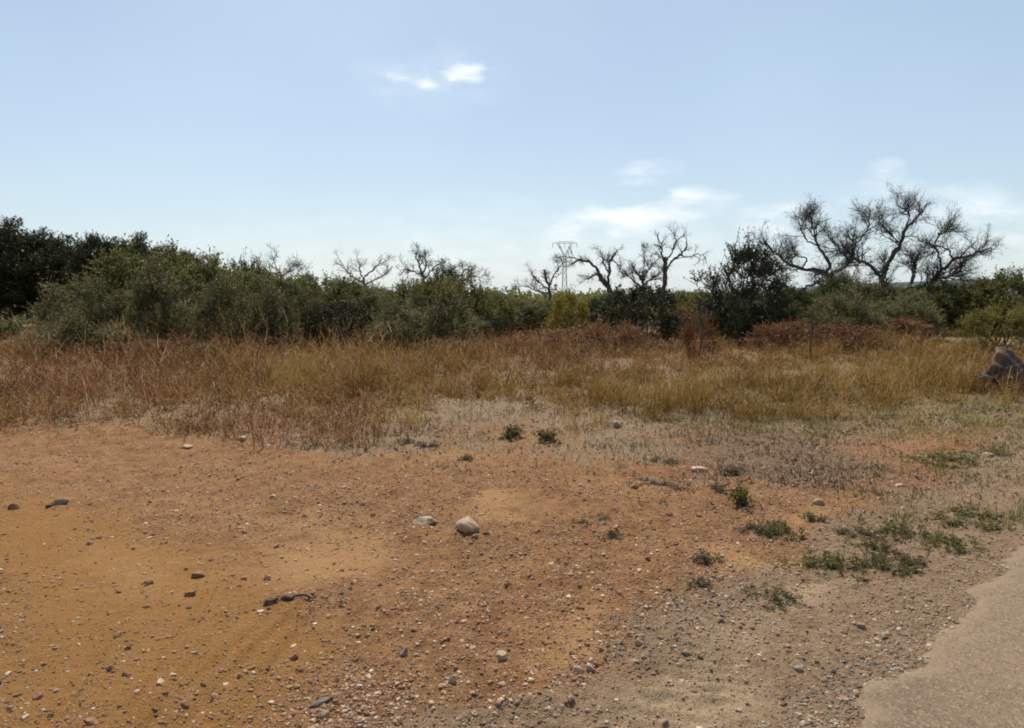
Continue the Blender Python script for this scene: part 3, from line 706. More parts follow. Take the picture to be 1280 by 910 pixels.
bare_tree('pale bare tree with a thin open fan of branches', 36, [
    (None, [(458, 392), (457, 366), (456, 352), (455, 348)], .09, .05, 0),
    (0, [(456, 352), (442, 346), (430, 334), (424, 326)], .045, .012, .5),
    (0, [(455, 352), (450, 336), (448, 324)], .04, .012, -.5),
    (0, [(456, 346), (466, 338), (474, 330), (484, 326)], .045, .012, .3),
    (0, [(457, 356), (470, 348), (480, 344), (490, 333)], .04, .012, -.6),
], 208, per=(7, 6, 4), mat=M_bark_pale)
bare_tree('dark bare tree with a gnarled crown between two bushy peaks', 35, [
    (None, [(534, 392), (534, 362), (533, 352), (530, 342)], .12, .07, 0),
    (0, [(531, 344), (516, 338), (506, 336), (502, 342)], .045, .015, .5),
    (0, [(530, 342), (524, 330), (520, 320), (522, 316)], .05, .015, -.5),
    (0, [(532, 346), (540, 336), (546, 330), (550, 328)], .045, .015, .4),
    (0, [(531, 338), (534, 328), (530, 320)], .04, .015, -.3),
], 209, per=(8, 6, 4), leaves=500)
bare_tree('thin bare twigs standing above the green bush next to the wood', 33, [
    (None, [(352, 390), (352, 350), (348, 338), (341, 318)], .05, .012, 0),
    (0, [(352, 346), (362, 338), (372, 328)], .03, .01, .5),
    (0, [(352, 350), (336, 342), (324, 330)], .03, .01, -.4),
    (0, [(352, 352), (366, 348), (378, 334)], .03, .01, .2),
], 210, per=(10, 6, 3), mat=M_bark, leaves=300)
bare_tree('small bare tree with a pointed top over the ragged peak bush', 34, [
    (None, [(568, 392), (568, 356), (569, 346), (570, 330)], .07, .02, 0),
    (0, [(568, 350), (560, 346), (554, 336)], .04, .012, .5),
    (0, [(568, 346), (578, 344), (582, 336)], .04, .012, -.4),
    (0, [(568, 356), (588, 346), (604, 348)], .04, .012, .4),
], 211, per=(9, 7, 4), leaves=900)

# ------------------------------------------------------------------ pylon
PY = 250.0
def steel():
    t = NT('galvanised_steel'); p = t.n('ShaderNodeBsdfPrincipled'); t.l(t.mix(t.noise(2), (.24, .245, .25), (.32, .325, .33)), p.inputs['Base Color'])
    p.inputs['Roughness'].default_value = .6; p.inputs['Metallic'].default_value = .3; t.l(p.outputs[0], t.out.inputs[0]); return t.m
M_steel = steel()
def bars(name, segs, r, parent, mat=M_steel):
    P = np.array([[a, b] for a, b in segs], float); v, q = tube_batch(P, np.full(P.shape[:2], r), 4)
    return obj(name, mesh(name, v, q, mat), parent)
top = at_y(706, 302, PY); pb = np.array([top[0], PY, 0]); HT = top[2]
pyl = empty('power_pylon', tuple(pb)); tag(pyl, 'grey lattice power pylon with a Y-shaped head on the skyline', 'pylon')
neck = HT-4.4
def corner(z, k):
    w = np.interp(z, [0, neck], [.95, .40]); return np.array([w*(1, 1, -1, -1)[k], w*(1, -1, -1, 1)[k], z])
lv = [0, 3.2, 6, 8.4, 10.6, 12.4, 13.9, neck]
for k in range(4): bars('leg', [(corner(lv[i], k), corner(lv[i+1], k)) for i in range(len(lv)-1)], .085, pyl)
seg = []
for i in range(len(lv)-1):
    for k in range(4):
        k2 = (k+1) % 4; seg += [(corner(lv[i], k), corner(lv[i+1], k2)), (corner(lv[i], k2), corner(lv[i+1], k)), (corner(lv[i+1], k), corner(lv[i+1], k2))]
bars('bracing', seg, .035, pyl)
for sx in (-1, 1):
    s = []
    for sy in (-.35, .35): s += [((0, sy, neck), (sx*2.1, sy, HT-.5)), ((sx*.42, sy, neck), (sx*2.7, sy, HT-.5)), ((sx*1., sy, neck+1.9), (sx*1.9, sy, neck+2.9))]
    bars('head_arm', s, .07, pyl)
s = []
for sy in (-.35, .35):
    s += [((-4.2, 0, HT-.6), (-2.4, sy, HT)), ((-2.4, sy, HT), (2.4, sy, HT)), ((2.4, sy, HT), (4.2, 0, HT-.6)), ((-4.2, 0, HT-.6), (-2.4, sy, HT-.6)), ((-2.4, sy, HT-.6), (2.4, sy, HT-.6)), ((2.4, sy, HT-.6), (4.2, 0, HT-.6))]
    s += [((a, sy, HT-.6), (a+.6, sy, HT)) for a in np.arange(-2.4, 2.3, .6)]
bars('crossarm', s, .05, pyl)
for a in (-4.1, 0, 4.1):
    P = np.stack([np.full(9, a), np.zeros(9), np.linspace(HT-.6, HT-2.0, 9)], -1)[None]; v, q = tube_batch(P, np.array([[.05, .13, .05, .13, .05, .13, .05, .13, .05]]), 6)
    obj('insulator', mesh('insulator', v, q, M_steel), pyl)

# ------------------------------------------------------------------ dry grass and weeds (uncountable)
rng = np.random.default_rng(77)
def scatter(n, y0, y1, power=1.0, xs_=.86):
    """points over the visible ground wedge, denser near"""
    u = rng.uniform(0, 1, n); y = y0*(y1/y0)**(u**power); x = rng.uniform(-xs_, xs_, n)*y
    return x, y
def weeds(name, label, mat, n, dens, hfun, w, y0=6.5, y1=40, branches=5, flakes=8, lean=.35, seed=0, tb=.0, flake=(.03, .012), clump_n=0, clump_r=.2):
    global rng
    rng = np.random.default_rng(seed)
    m_ = n if not clump_n else n//clump_n
    x, y = scatter(m_*4, y0, y1); px, py = proj(x, y)
    k = rng.uniform(0, 1, len(x)) < dens(px, py, x, y); x, y, px, py = x[k][:m_], y[k][:m_], px[k][:m_], py[k][:m_]; n = len(x)
    coff = np.zeros(n); cz = np.ones(n); caz = None
    if clump_n:
        cz = np.clip(np.exp(rng.normal(size=n)*.32), .4, 1.5); coff = rng.normal(size=n)*.22
        cr = clump_r*cz*rng.uniform(.6, 1.4, n)
        x, y, cz, coff, cr = (np.repeat(q_, clump_n) for q_ in (x, y, cz, coff, cr)); n = len(x)
        ca = rng.uniform(0, 6.283, n); rr_ = np.abs(rng.normal(size=n))*.7
        x = x+np.cos(ca)*rr_*cr; y = y+np.sin(ca)*rr_*cr; caz = ca; cz = cz*np.clip(1.15-.3*rr_, .35, 1.2)
        px, py = proj(x, y)
    P = np.stack([x, y, gh(x, y)-.01], -1)
    clump = sst(.28, .72, fbm(x*1.9+seed, y*1.9, 3, seed+3)); h = hfun(px, py, x, y)*rng.uniform(.5, 1.25, n)*(.5+.8*clump)*cz
    w = w*(1+y/30)
    tint = np.clip(.42+1.5*(fbm(x*.5, y*.8, 3, seed)-.5)+.5*(vn(x*3, y*3, seed)-.5)+coff+rng.normal(size=n)*.2+tb, 0, 1)
    az = rng.uniform(0, 2*np.pi, n) if caz is None else caz+rng.normal(size=n)*.7; l1 = np.abs(rng.normal(size=n))*lean; l2 = l1+np.abs(rng.normal(size=n))*lean*1.3
    A = Acc()
    v, f, p1, p2 = blade_batch(P, az, l1, l2, h, w*np.ones(n)); A.add(v, f, np.repeat(tint, 5))
    if branches:
        b = branches; t = rng.uniform(.15, .95, (n, b)); a = P[:, None]; lo = t < .5
        q = np.where(lo[..., None], a+(p1-P)[:, None]*(t*2)[..., None], p1[:, None]+(p2-p1)[:, None]*((t-.5)*2)[..., None]).reshape(-1, 3)
        hb = np.repeat(h, b)*rng.uniform(.2, .5, n*b); azb = rng.uniform(0, 2*np.pi, n*b); lb = rng.uniform(.3, 1.2, n*b)
        tb_ = np.clip(np.repeat(tint, b)+rng.normal(size=n*b)*.2, 0, 1)
        v, f, q1, q2 = blade_batch(q, azb, lb, lb+rng.normal(size=n*b)*.4, hb, np.repeat(w, b)*.8); A.add(v, f, np.repeat(tb_, 5))
        if flakes:
            m = n*flakes; i = rng.integers(0, n*b, m); s = rng.uniform(0, 1, (m, 1))
            fp = q1[i]*(1-s)+q2[i]*s
            fs = np.sqrt(y[i//b]/12)
            v, f = leaf_batch(fp, unit(rdir(m)+np.array([0, 0, .4])), flake[0]*rng.uniform(.5, 1.4, m)*fs, flake[1]*rng.uniform(.6, 1.4, m)*fs); A.add(v, f, np.repeat(np.clip(tb_[i]+rng.normal(size=m)*.12, 0, 1), 4))
    tag(obj(name, A.build(name, mat)), label, 'dry grass' if 'dry' in name else 'grass', None, 'stuff')
def inband(px, py): 
    return sst(10, -18, py-band_edge(px)+(vn(px*.02, py*.05, 4)-.5)*26)
def d_red(px, py, x, y):
    a = inband(px, py)
    n = fbm(x*.5, y*.5, 3, 14)
    zone = .25+.75*np.clip(sst(520, 380, px)+blob(px, py, 760, 445, 190, 40)+1.*blob(px, py, 1000, 428, 260, 26)+.9*blob(px, py, 560, 440, 140, 26), 0, 1)
    zone = zone*(1-.85*blob(px, py, 960, 505, 160, 34)-.8*blob(px, py, 1180, 520, 150, 26)-.2*blob(px, py, 640, 505, 80, 25))
    return np.clip(a*zone*sst(.28, .5, n+.1), 0, 1)
def h_red(px, py, x, y):
    return np.interp(py, [400, 425, 445, 470, 510, 550], [.22, .30, .42, .56, .58, .46])*(.6+.8*sst(.42, .66, fbm(x*.28, y*.28, 3, 61)))*(.5+.9*fbm(x*.8, y*.8, 3, 31))*np.clip(.55+.45*sst(700, 420, px)+.3*blob(px, py, 720, 440, 140, 40), 0, 1.2)
weeds('dry_weeds', 'red-brown dried weeds with branching stems across the field edge', G_red, 26000, d_red, h_red, .007, branches=6, flakes=9, lean=.85, seed=401, clump_n=14, clump_r=.32)
def d_yel(px, py, x, y):
    zone = blob(px, py, 420, 485, 130, 28)+blob(px, py, 560, 470, 90, 26)+blob(px, py, 820, 490, 140, 30)+1.2*blob(px, py, 1050, 480, 190, 40)+.8*blob(px, py, 640, 506, 200, 24)+.9*blob(px, py, 960, 508, 200, 24)+.8*blob(px, py, 1200, 450, 120, 40)+.06
    zone = zone*(1-.6*sst(448, 425, py))
    return np.clip(inband(px, py)*zone*sst(.25, .5, fbm(x*.7, y*.7, 3, 15)+.1), 0, 1)
def h_yel(px, py, x, y):
    return np.interp(py, [400, 440, 480, 520], [.22, .34, .46, .33])*(.5+.8*sst(.4, .65, fbm(x*.3+5, y*.3, 3, 62)))*(.5+.7*fbm(x*.9, y*.9, 3, 32))
weeds('dry_grass', 'yellow-brown dry grass in feathery patches in front of the bushes', G_yel, 42000, d_yel, h_yel, .006, branches=2, flakes=3, lean=.5, seed=402, clump_n=36, clump_r=.16, flake=(.03, .008))
def d_grn(px, py, x, y):
    z = 1.2*blob(px, py, 1190, 522, 120, 20)+1.*blob(px, py, 1030, 520, 170, 20)+.9*blob(px, py, 900, 530, 110, 16)+.7*blob(px, py, 1230, 570, 90, 34)+.35*blob(px, py, 1180, 640, 130, 22)+.35*blob(px, py, 230, 535, 190, 10)
    return np.clip(z*sst(.36, .58, fbm(x*1.1, y*2.4, 3, 16)), 0, 1)
weeds('short_grass', 'short green and straw grass at the foot of the dry field', G_grn, 52000, d_grn, lambda px, py, x, y: .05+.10*fbm(x, y, 2, 33), .005, y0=4.5, y1=16, branches=0, lean=.8, seed=403, clump_n=13, clump_r=.09)
def d_lit(px, py, x, y):
    Zz, _, _ = zones(x, y)
    return np.clip((Zz['straw']*.8+Zz['litter']+Zz['grassy']*.5)*sst(.3, .55, fbm(x*2.5, y*2.5, 3, 17)), 0, 1)
weeds('dry_straw', 'pale straw and dead stalks lying flat on the dirt at the field edge', G_lit, 42000, d_lit, lambda px, py, x, y: .05+.09*rng.uniform(0, 1, len(x)), .006, y0=5, y1=14, branches=0, lean=1.9, seed=404)

L_litter = leaf_mat('leaf_litter', [(.075, .048, .03), (.17, .112, .066), (.34, .25, .16)], (.42, .32, .22), .25, .1, objvar=0)
def d_dead(px, py, x, y):
    Zz, _, _ = zones(x, y)
    return np.clip((.75*Zz['litter']+.4*Zz['straw']+.35*Zz['grassy'])*sst(.38, .58, fbm(x*3, y*3, 3, 18)), 0, 1)
weeds('leaf_litter', 'brown dead leaves and broken stalks littering the dirt before the dry grass', L_litter, 9000, d_dead, lambda px, py, x, y: .03+.05*rng.uniform(0, 1, len(x)), .006, y0=5, y1=13, branches=2, flakes=4, lean=1.1, seed=405, flake=(.032, .018))

# ------------------------------------------------------------------ gravel (uncountable)
def rock_mesh_arrays(sub, seed, amp=.35, npl=15):
    bmx = bmesh.new(); bmesh.ops.create_icosphere(bmx, subdivisions=sub, radius=1)
    v = np.array([x.co[:] for x in bmx.verts]); f = np.array([[q.index for q in y.verts] for y in bmx.faces]); bmx.free()
    r = np.random.default_rng(seed); k = unit(r.normal(size=(npl, 3))); lim = r.uniform(.42 if npl == 15 else .7, .85, npl)
    for a, l in zip(k, lim):   # chop flat facets
        d = v@a; v = v-np.maximum(d-l, 0)[:, None]*a*.97
    n3 = fbm(v[:, 0]*2+v[:, 2]*1.7+seed, v[:, 1]*2-v[:, 2]*1.3, 3, seed)-.5
    v = v*(1+amp*n3[:, None])
    return v, f
rng = np.random.default_rng(88)
def gravel(name, label, mat, n, dens, smed, y0, y1, seed, power=1.0):
    global rng
    rng = np.random.default_rng(seed)
    x, y = scatter(n*4, y0, y1, power); x = x[:]; k = rng.uniform(0, 1, len(x)) < dens(x, y); x, y = x[k][:n], y[k][:n]; n = len(x)
    s = np.clip(smed*np.exp(rng.normal(size=n)*.5), .0022, .022)
    keep = s*F/y > .35; x, y, s = x[keep], y[keep], s[keep]; n = len(x)
    z = gh(x, y)
    A = Acc()
    for pi in range(8):
        for big in (0, 1):
            v, f = rock_mesh_arrays(2 if big else 1, 300+pi)
            m = (np.arange(n) % 8 == pi) & ((s > .0105) == bool(big)); c = m.sum()
            if not c: continue
            sc = s[m][:, None]*rng.uniform(.6, 1.2, (c, 3))*np.array([1, 1, .72]); a = rng.uniform(0, 6.28, c)
            V = v[None]*sc[:, None]; ca, sa = np.cos(a)[:, None], np.sin(a)[:, None]
            V = np.stack([V[..., 0]*ca-V[..., 1]*sa, V[..., 0]*sa+V[..., 1]*ca, V[..., 2]], -1)
            V = V+np.stack([x[m], y[m], z[m]+sc[:, 2]*.08], -1)[:, None]
            ff = (f[None]+(np.arange(c)*len(v))[:, None, None]).reshape(-1, 3); A.add(V.reshape(-1, 3), ff, np.zeros(c*len(v)))
    print(name, n)
    tag(obj(name, A.build(name, mat)), label, 'gravel', None, 'stuff')
def dg_red(x, y):
    Zz, px, py = zones(x, y)
    base_ = sst(.35, .6, fbm(x*1.1, y*1.1, 4, 41))*.6+sst(.5, .7, fbm(x*4, y*4, 3, 42))*.4+.3
    base_ = base_*(.85+.5*np.clip(blob(px, py, 700, 740, 330, 170)+blob(px, py, 480, 860, 160, 70), 0, 1))
    return np.clip(base_*(1-.82*Zz['ochre'])*(1-.7*Zz['light'])*(1-.9*Zz['verge'])*(1-.6*Zz['straw']), 0, 1)*(road_s(x, y)[0] < 0)
gravel('gravel', 'rusty and pale pebbles strewn over the red dirt', SM_peb, 120000, dg_red, .0053, 2.3, 11, 501, 1.1)
def dg_ver(x, y):
    Zz, px, py = zones(x, y); d, u = road_s(x, y)
    edge = np.exp(-((d+1.05)/.28)**2)*1.2+np.exp(-((d+.02)/.17)**2)*2.4+.42
    return np.clip(edge*Zz['verge']*(1-.75*Zz['sand'])*sst(.2, .5, fbm(x*2, y*2, 3, 43)), 0, 1)*(d < .1)+.45*np.exp(-np.maximum(d, 0)/.16)*(d >= .1)*(d < 1.2)+.04*(d >= .1)*(d < 1.2)
gravel('roadside_gravel', 'grey-tan chippings along the verge beside the asphalt', SM_ver, 40000, dg_ver, .0056, 2.3, 9, 502)

# ------------------------------------------------------------------ single stones
def stone(px, py, w, hh, mat, label, group=None, seed=0, flat=None, name='stone', cat='stone', rz=None, depth=.8, over=0., amp=.22):
    x, y = (float(a) for a in p2g(px, py)); s = w/F*y*.5; z = hh/F*y*.62
    v, f = rock_mesh_arrays(5 if w > 60 else 4 if w > 24 else 3, seed, amp, 15 if not over else 10)
    if over: v = v*(1+.12*(fbm(v[:, 0]*7+v[:, 1]*3, v[:, 2]*7-v[:, 1]*3, 4, seed)-.5)+.08*(vn(v[:, 0]*2.5+v[:, 2]*1.5+9, v[:, 2]*2.5+v[:, 1]*2, 3)-.5))[:, None]; v[:, :2] *= (1+over*v[:, 2:])
    v = v*np.array([s, s*depth, z])
    a = rng.uniform(-.5, .5) if rz is None else rz
    o = obj(name, mesh(name, v, f, mat, smooth=False)); o.rotation_euler = (rng.normal()*.08, rng.normal()*.08, a)
    o.location = (x, y+s*.4, float(gh(np.array([x]), np.array([y+s*.4]))[0])+z*.2)
    return tag(o, label, cat, group)
rng = np.random.default_rng(99)
STO = [
    (588, 672, 40, 22, SM_pale, 'pale rounded stone with a dark underside on the red dirt'),
    (534, 664, 42, 15, SM_pale, 'flat pale stone lying beside the pale rounded one'),
    (301, 551, 17, 11, SM_pale, 'white stone at the edge of the brown weeds'),
    (331, 558, 20, 7, SM_pale, 'flat whitish stone just in front of the brown weeds'),
    (230, 560, 20, 5, SM_pale, 'thin pale stone slab flush with the dirt near the weeds'),
    (505, 824, 16, 16, SM_grey, 'dark grey egg-shaped stone among the rusty pebbles'),
    (566, 860, 13, 16, SM_pale, 'pale upright pebble standing in the gravel'),
    (236, 750, 24, 10, SM_rust, 'long brown stone on the ochre track'),
    (246, 724, 22, 13, SM_rust, 'brown lump of stone behind the long brown stone'),
    (184, 737, 14, 10, SM_rust, 'small brown stone on the ochre track beside the lumpy group'),
    (146, 799, 16, 10, SM_rust, 'reddish stone alone on the smooth ochre track'),
    (136, 838, 16, 12, SM_rust, 'rounded reddish stone near the wheel lines'),
    (46, 868, 18, 9, SM_rust, 'flat brown stone low on the ochre track'),
    (268, 876, 20, 10, SM_rust, 'brown stone in front of the fan of wheel lines'),
    (230, 888, 16, 9, SM_rust, 'small brown stone paired with another in front of wheel lines'),
    (366, 830, 14, 11, SM_rust, 'dark reddish stone beside the tyre groove'),
    (722, 847, 24, 16, SM_pale, 'cream stone on the rim between red dirt and verge'),
    (738, 845, 18, 13, SM_ver, 'tan stone touching the cream stone on the verge rim'),
    (772, 816, 18, 14, SM_ver, 'tan angular stone among chippings at the verge rim'),
    (800, 815, 14, 12, SM_pale, 'pale slanted stone among chippings at the verge rim'),
    (628, 835, 18, 17, SM_pale, 'sandy coloured stone half sunk in the red gravel'),
    (876, 588, 24, 8, SM_pale, 'bright white flat stone between dark dry tufts'),
    (772, 540, 18, 14, SM_pale, 'grey-white stone leaning at the edge of the dry grass'),
    (824, 502, 8, 6, SM_pale, 'tiny white stone up in the yellow grass'),
    (1128, 607, 20, 8, SM_pale, 'flat pale stone at the edge of the orange patch'),
    (1024, 632, 18, 11, SM_pale, 'pale crumbling stone below the grey litter patch'),
    (1240, 574, 24, 7, SM_pale, 'flat pale stone among the straw below the boulder'),
    (1078, 782, 16, 10, SM_ver, 'tan stone resting by the edge of the asphalt'),
    (998, 838, 14, 9, SM_ver, 'grey-tan stone midway across the roadside verge'),
    (404, 895, 20, 15, SM_pale, 'pale stone against the grey broken slab'),
    (110, 900, 26, 10, SM_rust, 'brown flat stone at the very bottom of the ochre track'),
    (16, 640, 15, 10, SM_rust, 'rust coloured stone beside the grey slat at the far side of the track'),
    (630, 480, 16, 6, SM_pale, 'pale stone showing through the dead grass'),
    (1243, 484, 22, 10, SM_pale, 'pale stone under the overhang of the dark boulder'),
    (1225, 492, 26, 9, SM_pale, 'flat pale slab on the ground in front of the dark boulder'),
    (1262, 497, 30, 9, SM_grey, 'grey slab lying below the dark boulder'),
]
for i, (px, py, w, hh, m, lab) in enumerate(STO):
    stone(px, py, w, hh, m, lab, seed=600+i)
# grey broken slab and the slat
stone(396, 886, 40, 13, SM_grey, 'grey broken slab of stone with a dark side on the dirt', seed=700, rz=.75, depth=.4)
stone(70, 634, 26, 9, SM_grey, 'narrow grey stone lying aslant on the dirt', seed=701, rz=.5, depth=.35)
stone(1235, 494, 30, 28, SM_dark, 'smaller dark rock half hidden in grass against the big boulder', seed=741, name='boulder', cat='boulder', over=.05, amp=.4)
stone(1290, 490, 40, 50, SM_dark, 'dark rock behind the big boulder, mostly past the photo edge', seed=743, name='boulder', cat='boulder', over=.05, amp=.4)
stone(1264, 494, 62, 66, SM_dark, 'big dark boulder with a paler upper rim in the dry grass', seed=731, name='boulder', cat='boulder', rz=.2, over=.1, amp=.4)
# other loose stones
n = 46; k = 0
while k < n:
    px, py = rng.uniform(5, 1000), rng.uniform(575, 905)
    x, y = (np.array([float(a)]) for a in p2g(px, py)); d, _ = road_s(x, y)
    if d[0] > -1.0: continue
    w = rng.uniform(6, 12)
    stone(px, py, w, w*rng.uniform(.5, .8), SM_peb, 'small rusty loose stone, one of many on the bare red dirt', 'small loose stones on the red dirt', seed=720+k % 9, name='loose_stone'); k += 1

# dead sticks -----------------------------------------------------------------
def stick(pts, r, label, rs=1):
    n = 12; q = resample(np.array(pts, float), n); x, y = p2g(q[:, 0], q[:, 1]); P = np.stack([x, y, gh(x, y)+r*.9], -1)
    P[:, 2] += rng.normal(size=n)*r*.3
    b = P[0].copy(); v, f = tube_batch((P-b)[None], (r*np.linspace(1, .45, n)*(1+.25*rng.normal(size=n)))[None], 6)
    o = obj('dead_stick', mesh('dead_stick', v, f, M_stem, np.zeros(len(v)))); o.location = b
    tag(o, label, 'stick', 'dead sticks on the dirt')
stick([(353, 757), (370, 756), (384, 754), (396, 752)], .013, 'dark dead stick lying on the dirt beyond the wheel lines')
stick([(332, 764), (340, 763), (348, 760)], .015, 'short dark stub of wood next to the dead stick')
stick([(58, 637), (72, 633), (84, 628)], .010, 'thin dark stick under the narrow grey stone')

# thin dead stalk in the grass ---------------------------------------------------
def stalk(px, pb_, pt_, label, seed):
    global rng
    rng = np.random.default_rng(seed)
    y = ydist(pb_); P = resample(at_y(np.array([px, px-1., px+1, px]), np.linspace(pb_, pt_, 4), y), 12); b = P[0].copy(); P = P-b
    r = empty('dead_stalk', tuple(b)); tag(r, label, 'dead plant')
    v, f = tube_batch(P[None], np.linspace(.028, .012, 12)[None], 5); obj('stem', mesh('stem', v, f, M_stem, np.zeros(len(v))), r)
    A = Acc(); c, rr = children_of(P[None], np.full((1, 12), .012), 16, (.25, .5), (.4, 1.0), tmin=.55, rmin=.005); v, f = tube_batch(c, rr, 3); A.add(v, f, np.zeros(len(v)))
    c2, r2 = children_of(c, rr, 5, (.08, .2), (.4, 1.), rmin=.004); v, f = tube_batch(c2, r2, 3); A.add(v, f, np.zeros(len(v)))
    obj('branches', A.build('branches', M_stem), r)
stalk(1014, 452, 392, 'thin dark dead stalk standing alone in the dry grass', 31)
stalk(876, 462, 400, 'dark dead weed stalk beside the brown dead shrub', 32)
stalk(103, 450, 412, 'dead weed stalk rising before the yellowish green bush', 33)

# ------------------------------------------------------------------ small weeds on the dirt
def mat_proto(key, leafmat, rx, h, n, ll, lw, seed, stalks=14):
    f, C, sp = foliage('leaves', leafmat, rx, rx, h, n, 7, 5, .035, .045, ll, lw, zc=.25, zr=.75, zmin=0.0, up=.2, seed=seed, jag=1.5, shell=.08)
    st = stems('stems', M_stem, C, h, .003, sp, stalks, .03, tw=.0015)
    PROTO[key] = dict(parts=[('stems', st), ('leaves', f)], w=rx*2.1, h=h*1.05)
for k in range(2):
    mat_proto(('mat', k), L_weed, .20, .09, 60, .024, .011, 90+k)
    mat_proto(('tuft', k), L_gweed, .10, .10, 26, .026, .008, 94+k)
mat_proto(('sprig', 0), L_weed, .10, .16, 24, .034, .014, 98)
WE = [  # kind, px, base, top, width, label
    (('mat', 0), 968, 752, 728, 56, 'green weed mat by the verge nearest the camera'),
    (('mat', 1), 1030, 714, 692, 74, 'dark green weed mat beside the sandy gap in the verge'),
    (('mat', 0), 1108, 714, 694, 60, 'long green weed mat between the verge gravel and straw'),
    (('mat', 1), 966, 672, 650, 54, 'dark green trailing weed on the orange dirt'),
    (('tuft', 0), 946, 663, 646, 28, 'grey-brown dead tuft joined to the trailing weed'),
    (('tuft', 1), 880, 699, 685, 26, 'small dark tuft alone on the rusty gravel'),
    (('mat', 0), 1212, 652, 626, 90, 'broadest dark green weed mat on the way to the boulder'),
    (('mat', 1), 1130, 676, 656, 62, 'bright green weed mat in front of the broadest one'),
    (('mat', 0), 1072, 672, 656, 40, 'narrow green weed strip at the edge of the orange dirt'),
    (('mat', 1), 1090, 690, 678, 44, 'brownish green weed strip just nearer than the narrow one'),
    (('sprig', 0), 684, 552, 530, 26, 'grey-green leafy sprig in front of the dry grass'),
    (('sprig', 0), 640, 546, 522, 22, 'pale leafy sprig at the edge of the dry grass beside bare stems'),
    (('sprig', 0), 926, 630, 604, 26, 'upright dark green weed on the gravelly dirt'),
    (('tuft', 0), 808, 604, 588, 28, 'dark tuft under the straw edge, first of a loose line'),
    (('tuft', 1), 830, 608, 594, 24, 'dark tuft just beside the first of the loose line'),
    (('tuft', 0), 898, 612, 598, 22, 'dark round tuft below the bright white flat stone'),
    (('tuft', 1), 912, 590, 578, 28, 'brown low tuft above the bright white flat stone'),
    (('tuft', 0), 830, 575, 560, 24, 'blackish tuft in the pale straw'),
    (('tuft', 1), 790, 560, 548, 22, 'small dark tuft near the leaning grey-white stone'),
    (('tuft', 0), 733, 632, 616, 12, 'small dark upright tuft on bare red dirt'),
    (('tuft', 1), 728, 656, 642, 18, 'dark ball-shaped tuft on the gravel'),
    (('tuft', 0), 752, 648, 637, 20, 'flat grey-green tuft beside the ball-shaped one'),
    (('tuft', 1), 766, 670, 654, 18, 'dark tuft nearest the pale rounded stone line'),
    (('tuft', 0), 776, 625, 612, 22, 'grey tuft over a small pale pebble'),
    (('tuft', 1), 826, 632, 620, 24, 'grey low tuft between the rows of dark tufts'),
    (('tuft', 0), 602, 632, 620, 14, 'lone tiny dark tuft far from other plants on the dirt'),
    (('tuft', 1), 584, 572, 560, 14, 'tiny black tuft below the straw hollow'),
    (('tuft', 0), 1020, 648, 636, 20, 'dark tuft at the edge of the ochre strip'),
    (('mat', 1), 1180, 580, 566, 70, 'thin green strip of weeds in the reddish dirt below the dry grass'),
    (('mat', 0), 1120, 528, 508, 70, 'fresh green weed patch at the foot of the yellow grass'),
    (('mat', 1), 1190, 530, 510, 60, 'fresh green weed patch in front of the dark boulder slabs'),
    (('mat', 0), 1240, 575, 560, 50, 'low green weeds by the photo edge among straw'),
    (('tuft', 0), 1125, 628, 610, 22, 'dark brown tuft beside the flat pale stone'),
    (('tuft', 1), 1095, 620, 604, 26, 'olive brown tuft under the orange patch'),
    (('tuft', 0), 1140, 702, 690, 26, 'brown tuft at the verge between two weed mats'),
    (('mat', 1), 1195, 690, 672, 60, 'dull brownish weed mat where the verge meets the dirt'),
    (('tuft', 1), 270, 520, 500, 20, 'grey-green weed in front of the brown brush'),
    (('tuft', 0), 536, 556, 542, 20, 'dark dry tuft in the pale hollow at the field edge'),
    (('tuft', 1), 510, 552, 534, 18, 'black dry stalk tuft at the rim of the pale hollow'),
    (('tuft', 0), 870, 735, 722, 30, 'grey dry tuft among stones before the verge'),
]
rng = np.random.default_rng(123)
for key, px, pb_, pt_, w, lab in WE:
    yw = ydist(pb_); hw = {'mat': .045, 'tuft': .06, 'sprig': .14}[key[0]]*(w/50 if key[0] != 'sprig' else 1)**.3
    place_shrub(key, px, pb_-(6 if key[0] == 'mat' else 0), pb_-(6 if key[0] == 'mat' else 0)-hw/yw*F, w*1.3, lab, 'weed', 'small weeds on the bare dirt', 'weed')

# ------------------------------------------------------------------ sky and sun
SUN_EL, SUN_AZ = R(56), R(-10)     # azimuth measured from straight ahead, negative to the left
W = bpy.data.worlds.new('World'); S.world = W; W.use_nodes = True; nt = W.node_tree; nt.nodes.clear()
class WT(NT):
    def __init__(s): s.t = nt; s.out = s.n('ShaderNodeOutputWorld')
w = WT()
sky = w.n('ShaderNodeTexSky', sky_type='NISHITA', sun_disc=False); sky.sun_elevation = SUN_EL; sky.sun_rotation = SUN_AZ
sky.air_density = 1.0; sky.dust_density = 1.0; sky.ozone_density = 1.1; sky.altitude = 50
g = w.n('ShaderNodeTexCoord').outputs['Generated']; sx = w.n('ShaderNodeSeparateXYZ'); w.l(g, sx.inputs[0])
yy = w.math('MAXIMUM', sx.outputs[1], .02)
u_ = w.math('DIVIDE', sx.outputs[0], yy); v_ = w.math('DIVIDE', sx.outputs[2], yy)
cb = w.n('ShaderNodeCombineXYZ'); w.l(u_, cb.inputs[0]); w.l(v_, cb.inputs[1]); uv = cb.outputs[0]
nz = w.n('ShaderNodeTexNoise'); nz.inputs['Scale'].default_value = 12; nz.inputs['Detail'].default_value = 8; ms_ = w.n('ShaderNodeMapping'); w.l(uv, ms_.inputs[0]); ms_.inputs['Scale'].default_value = (1, 2.6, 1); ms_.inputs['Rotation'].default_value = (0, 0, R(-8)); w.l(ms_.outputs[0], nz.inputs['Vector'])
